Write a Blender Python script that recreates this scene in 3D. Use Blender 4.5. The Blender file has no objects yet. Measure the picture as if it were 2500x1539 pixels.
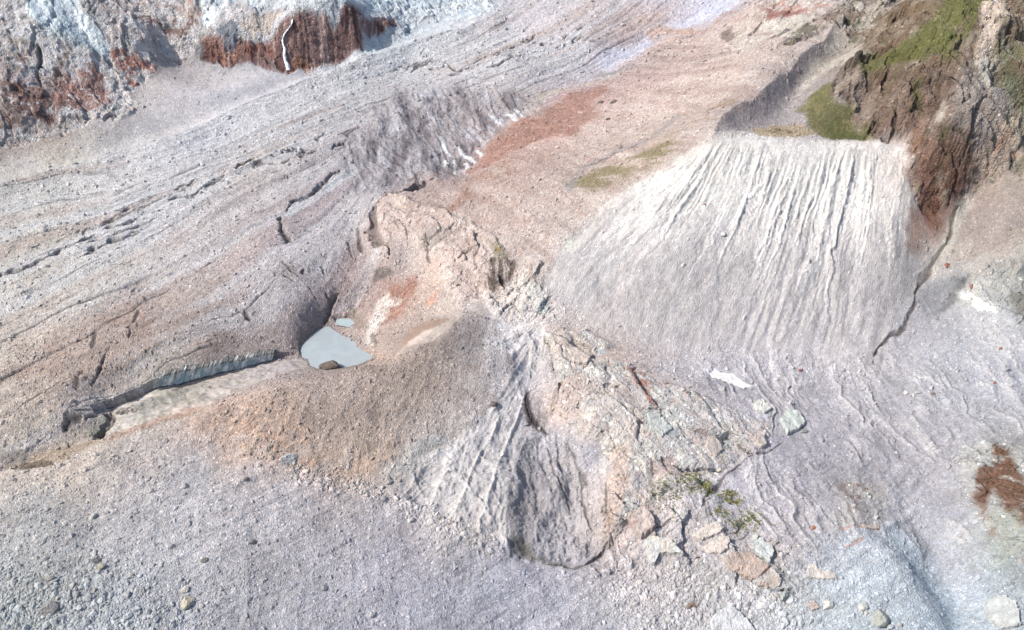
import bpy, math, time
import numpy as np
T0 = time.time()
S = bpy.context.scene
# ---------------------------------------------------------------- camera, sky, sun, exposure
CAM_Z = 400.0; PITCH = math.radians(38); HF = 0.637
FPX = 1250 / HF
cam = bpy.data.objects.new('camera', bpy.data.cameras.new('camera'))
S.collection.objects.link(cam); S.camera = cam
cam.location = (0, 0, CAM_Z); cam.rotation_euler = (math.pi/2 - PITCH, 0, 0)
cam.data.sensor_width = 36; cam.data.lens = 18 / HF
cam.data.clip_start = 1; cam.data.clip_end = 6000
SUN_EL, SUN_AZ = 45, -100          # azimuth: degrees clockwise from +Y (the view direction)
w = bpy.data.worlds.new('World'); S.world = w; w.use_nodes = True
nt = w.node_tree; bg = nt.nodes['Background']
sky = nt.nodes.new('ShaderNodeTexSky'); sky.sky_type = 'NISHITA'; sky.sun_disc = False
sky.sun_elevation = math.radians(SUN_EL); sky.sun_rotation = math.radians(SUN_AZ)
sky.air_density = 1.0; sky.dust_density = 2.5; sky.ozone_density = 1.0
nt.links.new(sky.outputs[0], bg.inputs[0]); bg.inputs[1].default_value = 0.108
sl = bpy.data.lights.new('sun', 'SUN'); sl.energy = 3.3; sl.angle = math.radians(1.5); sl.color = (1, 0.95, 0.88)
so = bpy.data.objects.new('sun', sl); S.collection.objects.link(so)
so.rotation_euler = (math.radians(90 - SUN_EL), 0, math.radians(180 - SUN_AZ))
S.view_settings.view_transform = 'Standard'; S.view_settings.look = 'None'
S.view_settings.exposure = 0.95; S.view_settings.gamma = 1.0
KALB = np.array([1.57, 1.59, 1.69])      # display linear value / albedo on open ground

# ---------------------------------------------------------------- numeric helpers
F = np.float32
def hsh(ix, iy, iz, seed):
    h = (ix.astype(np.uint32)*np.uint32(374761393)) ^ (iy.astype(np.uint32)*np.uint32(668265263))
    if iz is not None: h = h ^ (iz.astype(np.uint32)*np.uint32(2147483647 - 1274126177))
    h = h + np.uint32(seed*362437 & 0xffffffff)
    h ^= h >> np.uint32(13); h *= np.uint32(1274126177); h ^= h >> np.uint32(16); h *= np.uint32(2246822519); h ^= h >> np.uint32(15)
    return (h & np.uint32(0xffffff)).astype(F) * F(2/16777216.) - F(1)
def vn(x, y, seed=0):
    x = np.asarray(x, F); y = np.asarray(y, F)
    fx = np.floor(x); fy = np.floor(y); ix = fx.astype(np.int32); iy = fy.astype(np.int32)
    u = x-fx; v = y-fy; u = u*u*u*(u*(u*6-15)+10); v = v*v*v*(v*(v*6-15)+10)
    a = hsh(ix, iy, None, seed); b = hsh(ix+1, iy, None, seed); c = hsh(ix, iy+1, None, seed); d = hsh(ix+1, iy+1, None, seed)
    return (a+(b-a)*u)*(1-v) + (c+(d-c)*u)*v
def fbm(x, y, seed=0, oct=5, gain=.5, lac=2.03):
    s = 0; a = 1.; t = 0; c_, s_ = math.cos(.6), math.sin(.6)
    for i in range(oct):
        s = s + a*vn(x, y, seed+i*17); t += a; a *= gain
        x, y = (x*c_-y*s_)*lac+3.7, (x*s_+y*c_)*lac+1.3
    return s/t
def ridged(x, y, seed=0, oct=5, gain=.5, lac=2.1):
    s = 0; a = 1.; t = 0; c_, s_ = math.cos(.5), math.sin(.5)
    for i in range(oct):
        n = 1-np.abs(vn(x, y, seed+i*17))*1.6
        s = s + a*n*np.abs(n); t += a; a *= gain
        x, y = (x*c_-y*s_)*lac+3.7, (x*s_+y*c_)*lac+1.3
    return s/t
def worley(x, y, seed=0):
    """F1 distance, F2-F1, id value of nearest cell"""
    x = np.asarray(x, F); y = np.asarray(y, F)
    ix = np.floor(x).astype(np.int32); iy = np.floor(y).astype(np.int32)
    f1 = np.full(x.shape, 9., F); f2 = f1.copy(); idv = np.zeros(x.shape, F); gx = idv.copy(); gy = idv.copy()
    for dx in (-1, 0, 1):
        for dy in (-1, 0, 1):
            px = ix+dx+.5+.45*hsh(ix+dx, iy+dy, None, seed); py = iy+dy+.5+.45*hsh(ix+dx, iy+dy, None, seed+5)
            d = np.hypot(px-x, py-y); v = hsh(ix+dx, iy+dy, None, seed+9)
            n = d < f1; f2 = np.where(n, f1, np.minimum(f2, d)); f1 = np.where(n, d, f1); idv = np.where(n, v, idv)
            gx = np.where(n, x-px, gx); gy = np.where(n, y-py, gy)
    return f1, f2-f1, idv, gx, gy
def sst(a, b, x):
    t = np.clip((np.asarray(x)-a)/(b-a), 0, 1); return t*t*(3-2*t)
def tanv(py): return np.tan(PITCH + np.arctan((np.asarray(py, float)-769.5)/FPX))
def kx(px, py):     # world x per unit of forward distance
    v = (np.asarray(py, float)-769.5)/FPX
    return (np.asarray(px, float)-1250)/FPX / (math.cos(PITCH) - v*math.sin(PITCH))
def at(px, py, z=None, D=None):
    if D is None: D = (CAM_Z-z)/tanv(py)
    return float(kx(px, py)*D), float(D), float(CAM_Z-D*tanv(py))
def project(x, y, z):
    dz = CAM_Z-z; d = y*math.cos(PITCH)+dz*math.sin(PITCH)
    return 1250+FPX*x/d, 769.5+FPX*(dz*math.cos(PITCH)-y*math.sin(PITCH))/d

# ---------------------------------------------------------------- terrain break lines: (photo x, photo y, height) or (.., .., None, distance)
BL = [
 # moraine wall crest, hollow floor, moraine ridge and its inner foot
 [(1745,332,131),(1850,337,130),(2000,341,129),(2100,342,129),(2215,338,130)],
 [(1840,320,126),(1960,327,126),(2095,332,127)],
 [(1745,332,131),(1765,285,135),(1850,235,141),(1950,150,152),(2005,105,158),(2045,60,165),(2080,20,170)],
 [(1800,316,126),(1880,285,128),(1935,225,133),(2000,175,141),(2060,130,149),(2110,90,158)],
 [(1330,760,42),(1450,800,34),(1600,850,25),(1800,880,19),(2000,900,19),(2150,900,24)],
 [(1450,600,73),(1650,600,77),(1900,600,76),(2100,600,77),(2190,600,78)],
 [(1700,480,98),(1900,460,103),(2100,460,104),(2210,460,106)],
 [(1700,365,122),(1600,430,104),(1500,500,90),(1400,570,76),(1340,640,62)],
 # pink slope and glacier margin
 [(1300,450,80),(1400,420,87),(1500,350,98),(1600,300,108),(1720,270,122)],
 [(1500,250,99),(1600,190,110),(1750,130,126)],
 [(1160,400,68),(1250,310,78),(1350,250,85),(1480,190,93),(1600,120,104),(1700,80,113),(1800,10,128)],
 [(1130,400,63),(1220,300,74),(1330,235,81),(1460,175,91),(1590,100,103)],
 # glacier surface
 [(1250,0,124),(1250,50,114),(1250,150,99)],[(1500,30,118),(1450,100,108)],[(1000,150,95),(850,250,80),(700,400,64),(500,500,56)],
 [(1000,300,73),(1000,420,60),(900,450,55)],[(1100,200,88)],[(300,600,50),(0,720,44)],[(0,600,52)],
 [(400,750,39),(650,650,45),(850,600,41)],[(700,780,29),(830,700,29)],[(500,850,31),(250,870,33),(0,930,32)],[(150,990,25)],
 # ice wall: crest and foot
 [(720,860,15),(640,866,17.5),(550,885,21),(450,905,24),(380,925,24.5),(320,955,21),(250,985,18),(180,1030,15),(0,1105,12)],
 [(720,874,12.5),(640,880,None,439.5),(550,904,None,426),(450,930,None,416),(390,948,None,409.5),(330,972,None,403),(270,995,None,396),(240,1050,7),(100,1115,6),(0,1135,5)],
 [(660,905,13.5),(500,950,14),(400,990,13),(300,1020,11)],
 [(0,1168,14),(120,1125,13),(250,1082,14),(480,1012,17),(600,960,17.5),(700,920,17),(770,902,14)],
 # pond shore
 [(740,880,12.6),(735,840,13),(790,785,13),(860,775,13),(880,830,13),(905,865,13),(850,893,12.6),(780,893,12.6)],
 # tan mound
 [(500,1015,19),(650,955,25),(850,915,30),(1000,870,34),(1120,800,37),(1180,775,38)],
 [(1250,860,30),(1250,930,24),(1180,1010,18),(1080,1080,12)],
 [(480,1100,15),(600,1150,12),(800,1160,10),(950,1180,8)],[(700,1060,20),(900,1040,20)],
 [(900,885,14),(1000,800,28),(1100,760,35)],
 # bedrock knobs
 [(925,480,62),(925,560,52),(950,620,44)],[(895,480,57),(890,560,44),(915,625,36)],[(900,730,22)],
 [(980,500,64),(1050,570,58),(1130,600,57)],[(1080,640,46),(1000,640,38),(1000,700,33)],
 [(1150,710,42),(1240,620,60),(1250,690,45)],[(1200,760,37),(1340,770,42)],[(1300,700,52)],
 # fan
 [(1250,800,33),(1300,840,32),(1290,900,23),(1250,1000,17),(1100,1100,11),(975,1200,6)],
 [(1100,1300,1),(1250,1380,-5),(1400,1390,-7)],[(1230,1150,10),(1235,1250,5)],[(1330,1130,2),(1400,1250,-3)],[(1430,1150,5),(1330,1000,12)],
 # lower bedrock
 [(1365,960,24),(1400,900,29),(1500,950,27)],[(1450,1050,22),(1480,1110,15)],[(1600,1050,22),(1700,950,22)],[(1650,1200,13),(1800,1050,17)],
 [(1500,1250,8),(1480,1310,-2),(1460,1360,-9)],
 # right side
 [(1900,1080,13),(2000,1100,13)],[(2200,1050,20),(2350,950,32)],[(2500,900,44),(2500,700,72)],[(2300,720,53)],[(2370,480,96),(2300,570,80),(2230,700,52),(2150,850,27),(2130,930,22)],
 [(2500,420,120),(2450,550,95)],[(2500,1100,38),(2380,1160,27),(2500,1300,34)],[(2400,1400,13),(2500,1539,14)],
 [(2200,1350,14),(2100,1250,16),(2150,1450,4)],[(2250,1300,6),(2350,1450,3)],[(1900,1300,8),(1750,1200,10)],[(1850,1400,2),(1700,1350,2)],[(1700,1539,-12),(2000,1539,-7)],
 # foreground
 [(0,1250,15),(0,1400,9),(0,1539,3)],[(300,1200,15),(600,1250,12)],[(600,1400,5)],[(640,1539,-3)],[(900,1250,6),(1000,1400,-3)],[(1250,1539,-12),(1500,1539,-15)],[(1320,1460,-9)],[(750,1190,11)],
 # far left: glacier side moraine, trough, cliffs
 [(-200,520,56),(0,462,62),(200,402,66),(430,338,71),(600,262,79),(750,200,88),(860,165,95),(950,130,101),(1100,80,112),(1200,40,119)],
 [(-100,450,60),(100,415,64),(430,312,67),(600,240,77),(760,185,86)],
 [(650,200,87),(500,230,84),(350,200,92)],[(300,300,76),(100,380,69)],
 [(400,140,100),(480,150,97),(600,158,94),(660,166,92),(700,172,91),(740,161,94),(800,150,96),(880,130,100),(945,70,None,850)],
 [(800,20,None,824),(700,45,None,821),(745,35,None,822),(860,12,None,826),(880,60,None,830)],[(600,105,None,814),(480,105,None,818),(400,110,None,818)],[(600,30,None,836)],
 [(850,-10,None,846),(700,-10,None,852),(500,-10,None,862),(300,-10,None,850)],[(1000,0,None,925),(1100,0,None,935)],[(1000,80,None,872)],[(930,110,None,842)],
 [(0,0,None,800),(200,0,None,812)],[(100,100,None,762),(270,150,None,772),(330,110,None,792),(400,50,None,832)],[(150,270,None,706),(0,285,None,680)],[(100,190,None,737),(250,230,None,742)],[(340,260,None,738)],[(150,312,None,690),(0,345,None,666)],
 # hill on the right
 [(2200,-5,205),(2350,-5,211),(2500,-5,216)],[(2500,200,172),(2300,150,181),(2200,200,164)],[(2112,338,127.5),(2112,250,143),(2100,150,171)],[(1985,325,127),(2000,215,146)],
 [(2215,338,131),(2205,280,147)],[(2300,335,140),(2420,335,143)],[(2300,430,113),(2400,430,114)],[(2225,430,111),(2265,515,90),(2340,500,97)],
 [(1790,100,128),(1900,50,149),(1960,0,164),(1850,0,156)],
]
WL = [[(-1100,1150,230),(-500,1150,230),(0,1150,215),(500,1150,250),(1100,1150,300)],[(-300,150,-20),(300,150,-30)],[(-900,700,120),(-800,500,70)],[(800,700,230),(750,500,120),(560,300,60)]]
cp = []
for ln in BL:
    P = [at(*p) for p in ln]
    for a, b in zip(P[:-1], P[1:]):
        n = max(1, int(math.hypot(b[0]-a[0], b[1]-a[1])/9))
        for i in range(n): cp.append([a[k]+(b[k]-a[k])*i/n for k in range(3)])
    cp.append(list(P[-1]))
for ln in WL:
    for a, b in zip(ln[:-1], ln[1:]):
        for i in range(6): cp.append([a[k]+(b[k]-a[k])*i/6 for k in range(3)])
cp = np.array(cp)
def rbf_grid(P, V, xs, ys, smooth=0., kern='lin'):
    P = np.asarray(P, float)[:, :2]/500; V = np.asarray(V, float); V = V.reshape(len(P), -1); n = len(P)
    ph = (lambda r: -r) if kern == 'lin' else (lambda r: r*r*np.log(r+1e-6))
    r = np.hypot(P[:, None, 0]-P[None, :, 0], P[:, None, 1]-P[None, :, 1])
    A = np.zeros((n+3, n+3)); A[:n, :n] = ph(r) + (-smooth if kern != 'lin' else smooth)*np.eye(n)
    A[:n, n] = 1; A[:n, n+1:] = P; A[n:, :n] = A[:n, n:].T
    c = np.linalg.solve(A + 1e-9*np.eye(n+3), np.vstack([V, np.zeros((3, V.shape[1]))]))
    gx, gy = np.meshgrid(np.asarray(xs)/500, np.asarray(ys)/500); out = np.zeros((gx.size, V.shape[1]), F); c32 = c.astype(F)
    fx = gx.ravel().astype(F); fy = gy.ravel().astype(F)
    for i in range(0, gx.size, 20000):
        s = slice(i, i+20000)
        rr = np.hypot(fx[s, None]-P[None, :, 0].astype(F), fy[s, None]-P[None, :, 1].astype(F))
        out[s] = ph(rr)@c32[:n] + c32[n] + fx[s, None]*c32[n+1] + fy[s, None]*c32[n+2]
    return out.reshape(len(ys), len(xs), -1)
def bil(G, xs, ys, x, y):
    u = np.clip((x-xs[0])/(xs[1]-xs[0]), 0, len(xs)-1.001); v = np.clip((y-ys[0])/(ys[1]-ys[0]), 0, len(ys)-1.001)
    i = u.astype(np.int32); j = v.astype(np.int32); u = (u-i)[..., None]; v = (v-j)[..., None]
    return (G[j, i]*(1-u)+G[j, i+1]*u)*(1-v) + (G[j+1, i]*(1-u)+G[j+1, i+1]*u)*v
def blur(G, n=1):
    for _ in range(n):
        p = np.pad(G, ((1, 1), (1, 1), (0, 0)), 'edge')
        G = (p[:-2, 1:-1]+p[2:, 1:-1]+p[1:-1, :-2]+p[1:-1, 2:]+4*p[1:-1, 1:-1])/8
    return G
XS = np.arange(-860, 861, 3.5); YS = np.arange(190, 1110, 3.5)
BASE = blur(rbf_grid(cp[:, :2], cp[:, 2], XS, YS, smooth=.002), 2)
print('base', len(cp), time.time()-T0)

# ---------------------------------------------------------------- mesh grid (a fan that is denser near the viewer)
NC, NR = 1240, 1420
th = np.linspace(math.atan(330/205.), math.atan(330/1080.), 4000)
dd = 330/np.tan(th)
wgt = np.ones(4000) + 1.3*np.exp(-((dd-817)/14)**2) + .8*np.exp(-((dd-420)/14)**2)+.4*np.exp(-((dd-800)/60)**2)
cw = np.cumsum(wgt); ROWD = np.interp(np.linspace(cw[0], cw[-1], NR), cw, dd).astype(F)
def tmax(D): return 0.72 + 0.56*np.clip((1000-D)/800., 0, 1)**1.6
uu = np.linspace(-1, 1, NC).astype(F)
X = (ROWD*tmax(ROWD))[:, None]*uu[None, :]; Y = np.repeat(ROWD[:, None], NC, 1)
X = X.astype(F); Y = Y.astype(F)
def gi(x, y):
    v = np.interp(y, ROWD, np.arange(NR)); u = (x/(y*tmax(y))+1)/2*(NC-1)
    return np.clip(u, 0, NC-1.001), np.clip(v, 0, NR-1.001)
def samp(G, x, y):
    u, v = gi(x, y); i = u.astype(int); j = v.astype(int); a = u-i; b = v-j
    if G.ndim == 3: a = a[..., None]; b = b[..., None]
    return (G[j, i]*(1-a)+G[j, i+1]*a)*(1-b) + (G[j+1, i]*(1-a)+G[j+1, i+1]*a)*b
Z = bil(BASE, XS, YS, X, Y)[..., 0].astype(F)
RAYD = np.arange(206, 1078, .8)
def cast(pts):
    pts = np.asarray(pts, float); k = kx(pts[:, 0], pts[:, 1])[:, None]; t = tanv(pts[:, 1])[:, None]
    D = RAYD[None, :]; zz = samp(Z, k*D, np.repeat(D, len(pts), 0)); g = zz-(CAM_Z-D*t)
    hit = np.argmax(g > 0, 1); hit = np.where((g > 0).any(1), np.maximum(hit, 1), len(RAYD)-2)
    r = np.arange(len(pts)); g0 = g[r, hit-1]; g1 = g[r, hit]; f = np.clip(g0/(g0-g1+1e-9), 0, 1)
    d = RAYD[hit-1]+f*.8; return np.stack([k[:, 0]*d, d], 1)
SCL = (Y/600).astype(F)
# warped coordinates make every outline irregular
n1 = fbm(X/26, Y/26, 11, 5); n2 = fbm(X/26+40, Y/26+9, 23, 5)
WX = X + n1*9*SCL; WY = Y + n2*13*SCL
n3 = fbm(X/70, Y/70, 31, 4)
print('grid', X.size, time.time()-T0)

def sub(pts, m):
    lo = pts.min(0)-m; hi = pts.max(0)+m
    j0, j1 = np.searchsorted(-ROWD, [-hi[1], -lo[1]]); j0, j1 = sorted((j0, j1))
    if ROWD[0] < ROWD[-1]: j0 = np.searchsorted(ROWD, lo[1]); j1 = np.searchsorted(ROWD, hi[1])
    j0 = max(0, j0-1); j1 = min(NR, j1+1)
    mask = (X[j0:j1] >= lo[0]) & (X[j0:j1] <= hi[0])
    cols = np.where(mask.any(0))[0]
    if len(cols) == 0 or j1 <= j0: return None
    return (slice(j0, j1), slice(cols[0], cols[-1]+1))
def pmask(poly, soft=2., warp=1., px=True, edge=None):
    """soft mask of an outline given in photo coordinates, laid on the terrain"""
    P = cast(poly) if px else np.asarray(poly, float)
    M = np.zeros(X.shape, F); sl_ = sub(P, 25+3*soft)
    if sl_ is None: return M
    x = X[sl_]+(WX[sl_]-X[sl_])*warp; y = Y[sl_]+(WY[sl_]-Y[sl_])*warp
    ins = np.zeros(x.shape, bool); d2 = np.full(x.shape, 1e9, F)
    for (ax, ay), (bx, by) in zip(P, np.roll(P, -1, 0)):
        ex, ey = bx-ax, by-ay; L = ex*ex+ey*ey+1e-9
        t = np.clip(((x-ax)*ex+(y-ay)*ey)/L, 0, 1)
        d2 = np.minimum(d2, (x-ax-t*ex)**2+(y-ay-t*ey)**2)
        c = ((ay > y) != (by > y)) & (x < (bx-ax)*(y-ay)/(by-ay+1e-12)+ax); ins ^= c
    sd = np.sqrt(d2)*np.where(ins, 1, -1)
    M[sl_] = sst(-soft, soft, sd) if edge is None else sst(0, edge, sd); return M
def ldist(line, r, warp=.5, px=True):
    """signed distance (positive to the right of the direction of travel) and run along a line"""
    P = cast(line) if px else np.asarray(line, float)
    sl_ = sub(P, r)
    if sl_ is None: return None
    x = X[sl_]+(WX[sl_]-X[sl_])*warp; y = Y[sl_]+(WY[sl_]-Y[sl_])*warp
    best = np.full(x.shape, 1e9, F); sg = np.zeros(x.shape, F); run = np.zeros(x.shape, F); s0 = 0
    seg = np.hypot(*(P[1:]-P[:-1]).T); tot = seg.sum()
    for (ax, ay), (bx, by), L in zip(P[:-1], P[1:], seg):
        ex, ey = (bx-ax)/(L+1e-9), (by-ay)/(L+1e-9); t = np.clip((x-ax)*ex+(y-ay)*ey, 0, L)
        dx = x-ax-t*ex; dy = y-ay-t*ey; d = np.hypot(dx, dy); n = d < best
        best = np.where(n, d, best); sg = np.where(n, np.where(dx*ey-dy*ex > 0, 1, -1), sg); run = np.where(n, (s0+t)/tot, run); s0 += L
    return sl_, best*sg, run
exec_features = True
# ---------------------------------------------------------------- relief
def add(m, v):
    global Z
    Z = Z + (m*v).astype(F)
def groove(line, wpx, depth, shoulder=.3, warp=.8, taper=True, side=0.):
    """crack: a V cut along a line, optionally with one side standing higher; returns its mask"""
    global Z
    r = ldist(line, 30, warp)
    M = np.zeros(X.shape, F)
    if r is None: return M
    sl_, d, run = r; ww = wpx*SCL[sl_]*.34*np.clip(.8+.9*vn(X[sl_]/(11*SCL[sl_]), Y[sl_]/(14*SCL[sl_]), 77)+.35*vn(X[sl_]/3., Y[sl_]/4, 78), .2, 1.8)
    ww = np.maximum(ww*(np.clip(np.sin(np.pi*np.clip(run, .02, .98))*2.2, .25, 1) if taper else 1), .12)
    e = np.clip(1-np.abs(d)/ww, 0, 1)
    Z[sl_] -= depth*np.sqrt(e)*(1+.4*n2[sl_])
    if shoulder: Z[sl_] += shoulder*np.exp(-(np.abs(d)/(ww*2.2))**2)*np.where(d > 0, 1-side, 1+side)
    M[sl_] = e; return M
POLY = dict(
 rock_left=[(-30,-30),(-30,350),(60,352),(110,330),(190,322),(290,300),(345,250),(330,215),(375,185),(390,142),(480,150),(600,158),(700,174),(745,160),(800,150),(885,132),(900,95),(940,75),(968,50),(965,30),(930,30),(880,40),(868,8),(840,8),(830,22),(800,20),(745,28),(690,40),(640,20),(560,30),(540,60),(500,50),(470,-30)],
 outcrop_top=[(1775,118),(1790,80),(1830,50),(1830,5),(1850,-30),(2110,-30),(2060,30),(2010,62),(1930,112),(1885,110),(1840,138),(1800,132)],
 hill=[(1880,118),(1935,108),(2020,50),(2062,-40),(2620,-40),(2620,410),(2480,420),(2400,470),(2350,500),(2300,520),(2262,522),(2235,480),(2222,400),(2214,340),(2112,338),(2098,300),(2062,262),(2028,245),(2024,205),(2052,160),(2105,130),(2095,100),(2078,95),(2050,62)],
 knobs=[(915,500),(960,470),(1060,500),(1130,530),(1180,560),(1230,600),(1275,640),(1250,700),(1180,725),(1130,735),(1080,690),(1075,640),(1030,620),(1000,580),(960,570),(945,600),(925,560)],
 knob_right=[(1250,660),(1320,640),(1340,700),(1370,760),(1330,790),(1250,780),(1210,765),(1190,730)],
 bedrock=[(1335,830),(1430,810),(1500,850),(1460,870),(1400,880),(1530,890),(1620,930),(1700,960),(1800,1000),(1880,1040),(1870,1095),(1780,1150),(1720,1190),(1640,1200),(1560,1260),(1500,1300),(1480,1330),(1470,1280),(1480,1180),(1460,1090),(1420,1060),(1370,1000),(1355,930),(1340,890)],
 bedrock_low=[(1480,1290),(1560,1260),(1700,1240),(1800,1250),(1900,1320),(1980,1400),(1960,1470),(1850,1440),(1750,1400),(1600,1380),(1440,1420),(1440,1380)],
 orange_rock=[(2340,1120),(2400,1070),(2480,1090),(2600,1080),(2600,1400),(2500,1390),(2440,1330),(2400,1250),(2360,1190)],
 right_rock=[(2330,690),(2420,650),(2600,640),(2600,800),(2480,790),(2420,770),(2360,740)],
)
NAT = {k: pmask(v, 2.5*(.8 if 'rock_left' in k else 1), .8) for k, v in POLY.items()}
def rockrelief(m, size, amp, seed, ang=0., str_=1.0, dt=1.):
    global Z
    jj = np.where((m > .01).any(1))[0]; ii = np.where((m > .01).any(0))[0]
    if len(jj) == 0: return
    s_ = (slice(jj[0], jj[-1]+1), slice(ii[0], ii[-1]+1)); c, s = math.cos(ang), math.sin(ang)
    x = (X[s_]*c+Y[s_]*s)/size; y = (-X[s_]*s+Y[s_]*c)/(size*str_)
    x = x+.25*fbm(x*1.5, y*1.5, seed+3, 4); y = y+.25*fbm(x*1.5+9, y*1.5, seed+4, 4)
    z = 0
    for k, a in ((1., 1.), (2.3, .5*dt), (5.1, .22*dt)):
        f1, f2, idv, gx, gy = worley(x*k+k, y*k, seed+int(k*7))
        t1 = idv*.9; t2 = vn(idv*91, idv*37, seed)*1.2
        z = z+a*(idv*.35+gx*t1+gy*t2*.8-.5*np.clip(.12-f2, 0, 1)*4)
    z = z+.55*ridged(x*.9, y*.9, seed+11, 6)
    Z[s_] += (m[s_]*amp*z).astype(F)
GFADE = np.clip(1.2*SCL, .6, 1.6)
# broad undulation and gravel roughness
Z += (2.2*fbm(X/60, Y/60, 3, 4)*1.0).astype(F)
rough_fine = (.55*fbm(X/5.5, Y/5.5, 5, 5, .62)+.25*fbm(X/1.9, Y/1.9, 6, 3, .6)).astype(F)
hollow = pmask([(1745,332),(1850,235),(1990,110),(2100,100),(2060,250),(2112,340),(1990,342),(1850,338)], 2, .2)
calm = np.ones(X.shape, F)
for nm, p, a in (('pond', [(735,870),(730,840),(780,785),(800,770),(870,770),(905,865),(850,900),(760,900)], .9),
                 ('talus', [(330,240),(400,150),(700,180),(900,130),(960,100),(740,205),(420,330),(300,300)], .7),
                 ('silt', [(300,970),(480,930),(640,890),(735,870),(750,895),(600,955),(470,1010),(290,1040)], .5)):
    calm *= 1-a*pmask(p, 6, .5)
Z += rough_fine*calm*GFADE*.95
fga = 1-sst(330, 420, Y); Z += fga*(1.3*fbm((X*.88+Y*.48)/18, (-X*.48+Y*.88)/5, 610, 4)+1.0*(ridged((X+.2*Y)/15+n1*.4, Y/60, 611, 3)-.4))
rockrelief(NAT['rock_left'], 20, 3.6, 100, .4, 1.4)
rockrelief(pmask([(500,-30),(500,50),(560,30),(640,15),(700,35),(800,16),(868,5),(960,28),(945,90),(900,125),(960,110),(1070,45),(1205,15),(1210,-30)], 4), 15, 3.6, 130, .3, 1.2)
rockrelief(NAT['outcrop_top'], 20, 3.2, 140, -.6, 1.6)
rockrelief(NAT['hill']*(1-.55*pmask([(2120,150),(2200,60),(2380,-30),(2480,-30),(2400,80),(2250,110),(2080,165)], 6)), 24, 7.5, 180, .7, 1.5, 1.5)
rockrelief(NAT['knobs'], 22, 6.0, 220, .9, 1.9, .6); Z += pmask(POLY['knobs'], 5, .6)*1.0
rockrelief(NAT['knob_right'], 12, 4.0, 240, -.5, 1.5)
rockrelief(NAT['bedrock'], 28, 5.6, 260, .8, 1.9, .75)
rockrelief(NAT['bedrock_low'], 20, 3.4, 280, .5, 1.8, .5)
rockrelief(NAT['orange_rock'], 12, 3.2, 300, .9, 2.4)
rockrelief(NAT['right_rock'], 9, 2.4, 320, .3, 1.3)
# ---- moraine wall: ribs and gullies follow the fall line of the slope
FL = [(0., [(1700,362),(1600,440),(1500,525),(1400,625),(1325,740)]), (.15, [(1752,338),(1690,450),(1600,570),(1500,680),(1420,795)]),
      (.31, [(1830,338),(1790,450),(1712,600),(1622,750),(1560,862)]), (.48, [(1930,343),(1885,480),(1840,610),(1780,750),(1715,890)]),
      (.65, [(2030,344),(1992,480),(1952,620),(1900,780),(1850,905)]), (.82, [(2120,344),(2102,480),(2088,620),(2060,780),(2020,925)]), (1., [(2215,345),(2212,480),(2198,620),(2172,750),(2120,925)])]
pts, val = [], []
for s, ln in FL:
    P = cast(ln)
    for i, (a, b) in enumerate(zip(P[:-1], P[1:])):
        for k in range(4):
            pts.append(a+(b-a)*k/4); val.append((s, (i+k/4)/4))
    pts.append(P[-1]); val.append((s, 1.))
ST = bil(rbf_grid(pts, val, XS, YS, 0, 'tps'), XS, YS, X, Y); Sg, Tg = ST[..., 0], ST[..., 1]
wallP = [(1700,360),(1752,336),(1850,339),(2000,343),(2110,344),(2217,340),(2230,395),(2212,430),(2236,490),(2208,560),(2224,640),(2190,740),(2160,900),(2130,980),(1950,1000),(1800,950),(1650,920),(1500,890),(1390,840),(1310,790),(1290,720),(1380,590),(1480,500),(1600,425)]
wall = pmask(wallP, 5, .5)*(1-sst(.8, 1.08, Tg+.12*fbm(Sg*12, Tg*4, 48, 4)))
def tri(q, seed):
    i = np.floor(q); f = q-i; c = .5+.22*hsh(i.astype(np.int32), i.astype(np.int32), None, seed)
    h0 = .72+.28*hsh(i.astype(np.int32), (i*0).astype(np.int32), None, seed+1)
    return np.where(f < c, f/c, (1-f)/(1-c))*h0
wob = .5*fbm(Sg*9, Tg*3.2, 51, 4); wob2 = .6*fbm(Sg*25, Tg*6, 52, 4)
env1 = sst(.0, .22, Tg)*(1-.72*sst(.45, .85, Tg))*(.55+.45*fbm(Sg*5, Tg*2, 53, 2)+.3)
Sw = Sg+.02*np.clip(Tg-.1, 0, 1)*0
g1 = tri(Sw*19+wob*2.6+.5*fbm(Sg*14, Tg*5, 53, 3), 60); g2 = tri(Sw*44+wob2*3.2+wob*2, 61); g3 = tri(Sw*105+wob2*6+.8*fbm(Sg*40, Tg*14, 54, 3), 62)
env2 = sst(.03, .15, Tg)*(1-.75*sst(.35, .7, Tg))
def gully(q, T, seed, lo, hi, span):
    i = np.floor(q).astype(np.int32); f = q-i; c = .5+.2*hsh(i, i, None, seed); r0 = hsh(i, i*0, None, seed+1)*.5+.5
    u = np.where(f < c, (c-f)/c, (f-c)/(1-c)); wf = np.clip((T-lo-(hi-lo)*r0)/span, 0, 1)
    return u, wf, r0
qa = Sg*15+.9*vn(Sg*6, Tg*0+3, 47)+.55*fbm(Sg*9, Tg*2.2, 51, 4)+.3*fbm(Sg*50, Tg*16, 53, 4); u1, w1, ra1 = gully(qa, Tg+.05*fbm(Sg*30, Tg*4, 50, 3), 60, .18, .5, .42)
qb = Sg*43+1.1*fbm(Sg*18, Tg*3.4, 52, 4)+.3*fbm(Sg*90, Tg*22, 54, 3); u2, w2, ra2 = gully(qb, Tg, 61, .08, .36, .3)
qc = Sg*110+2.2*fbm(Sg*30, Tg*6, 56, 3)+.5*fbm(Sg*150, Tg*30, 57, 3); u3, w3, ra3 = gully(qc, Tg, 62, .05, .6, .5)
ev = sst(.01, .16, Tg)*(1-.55*sst(.6, .95, Tg))
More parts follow.
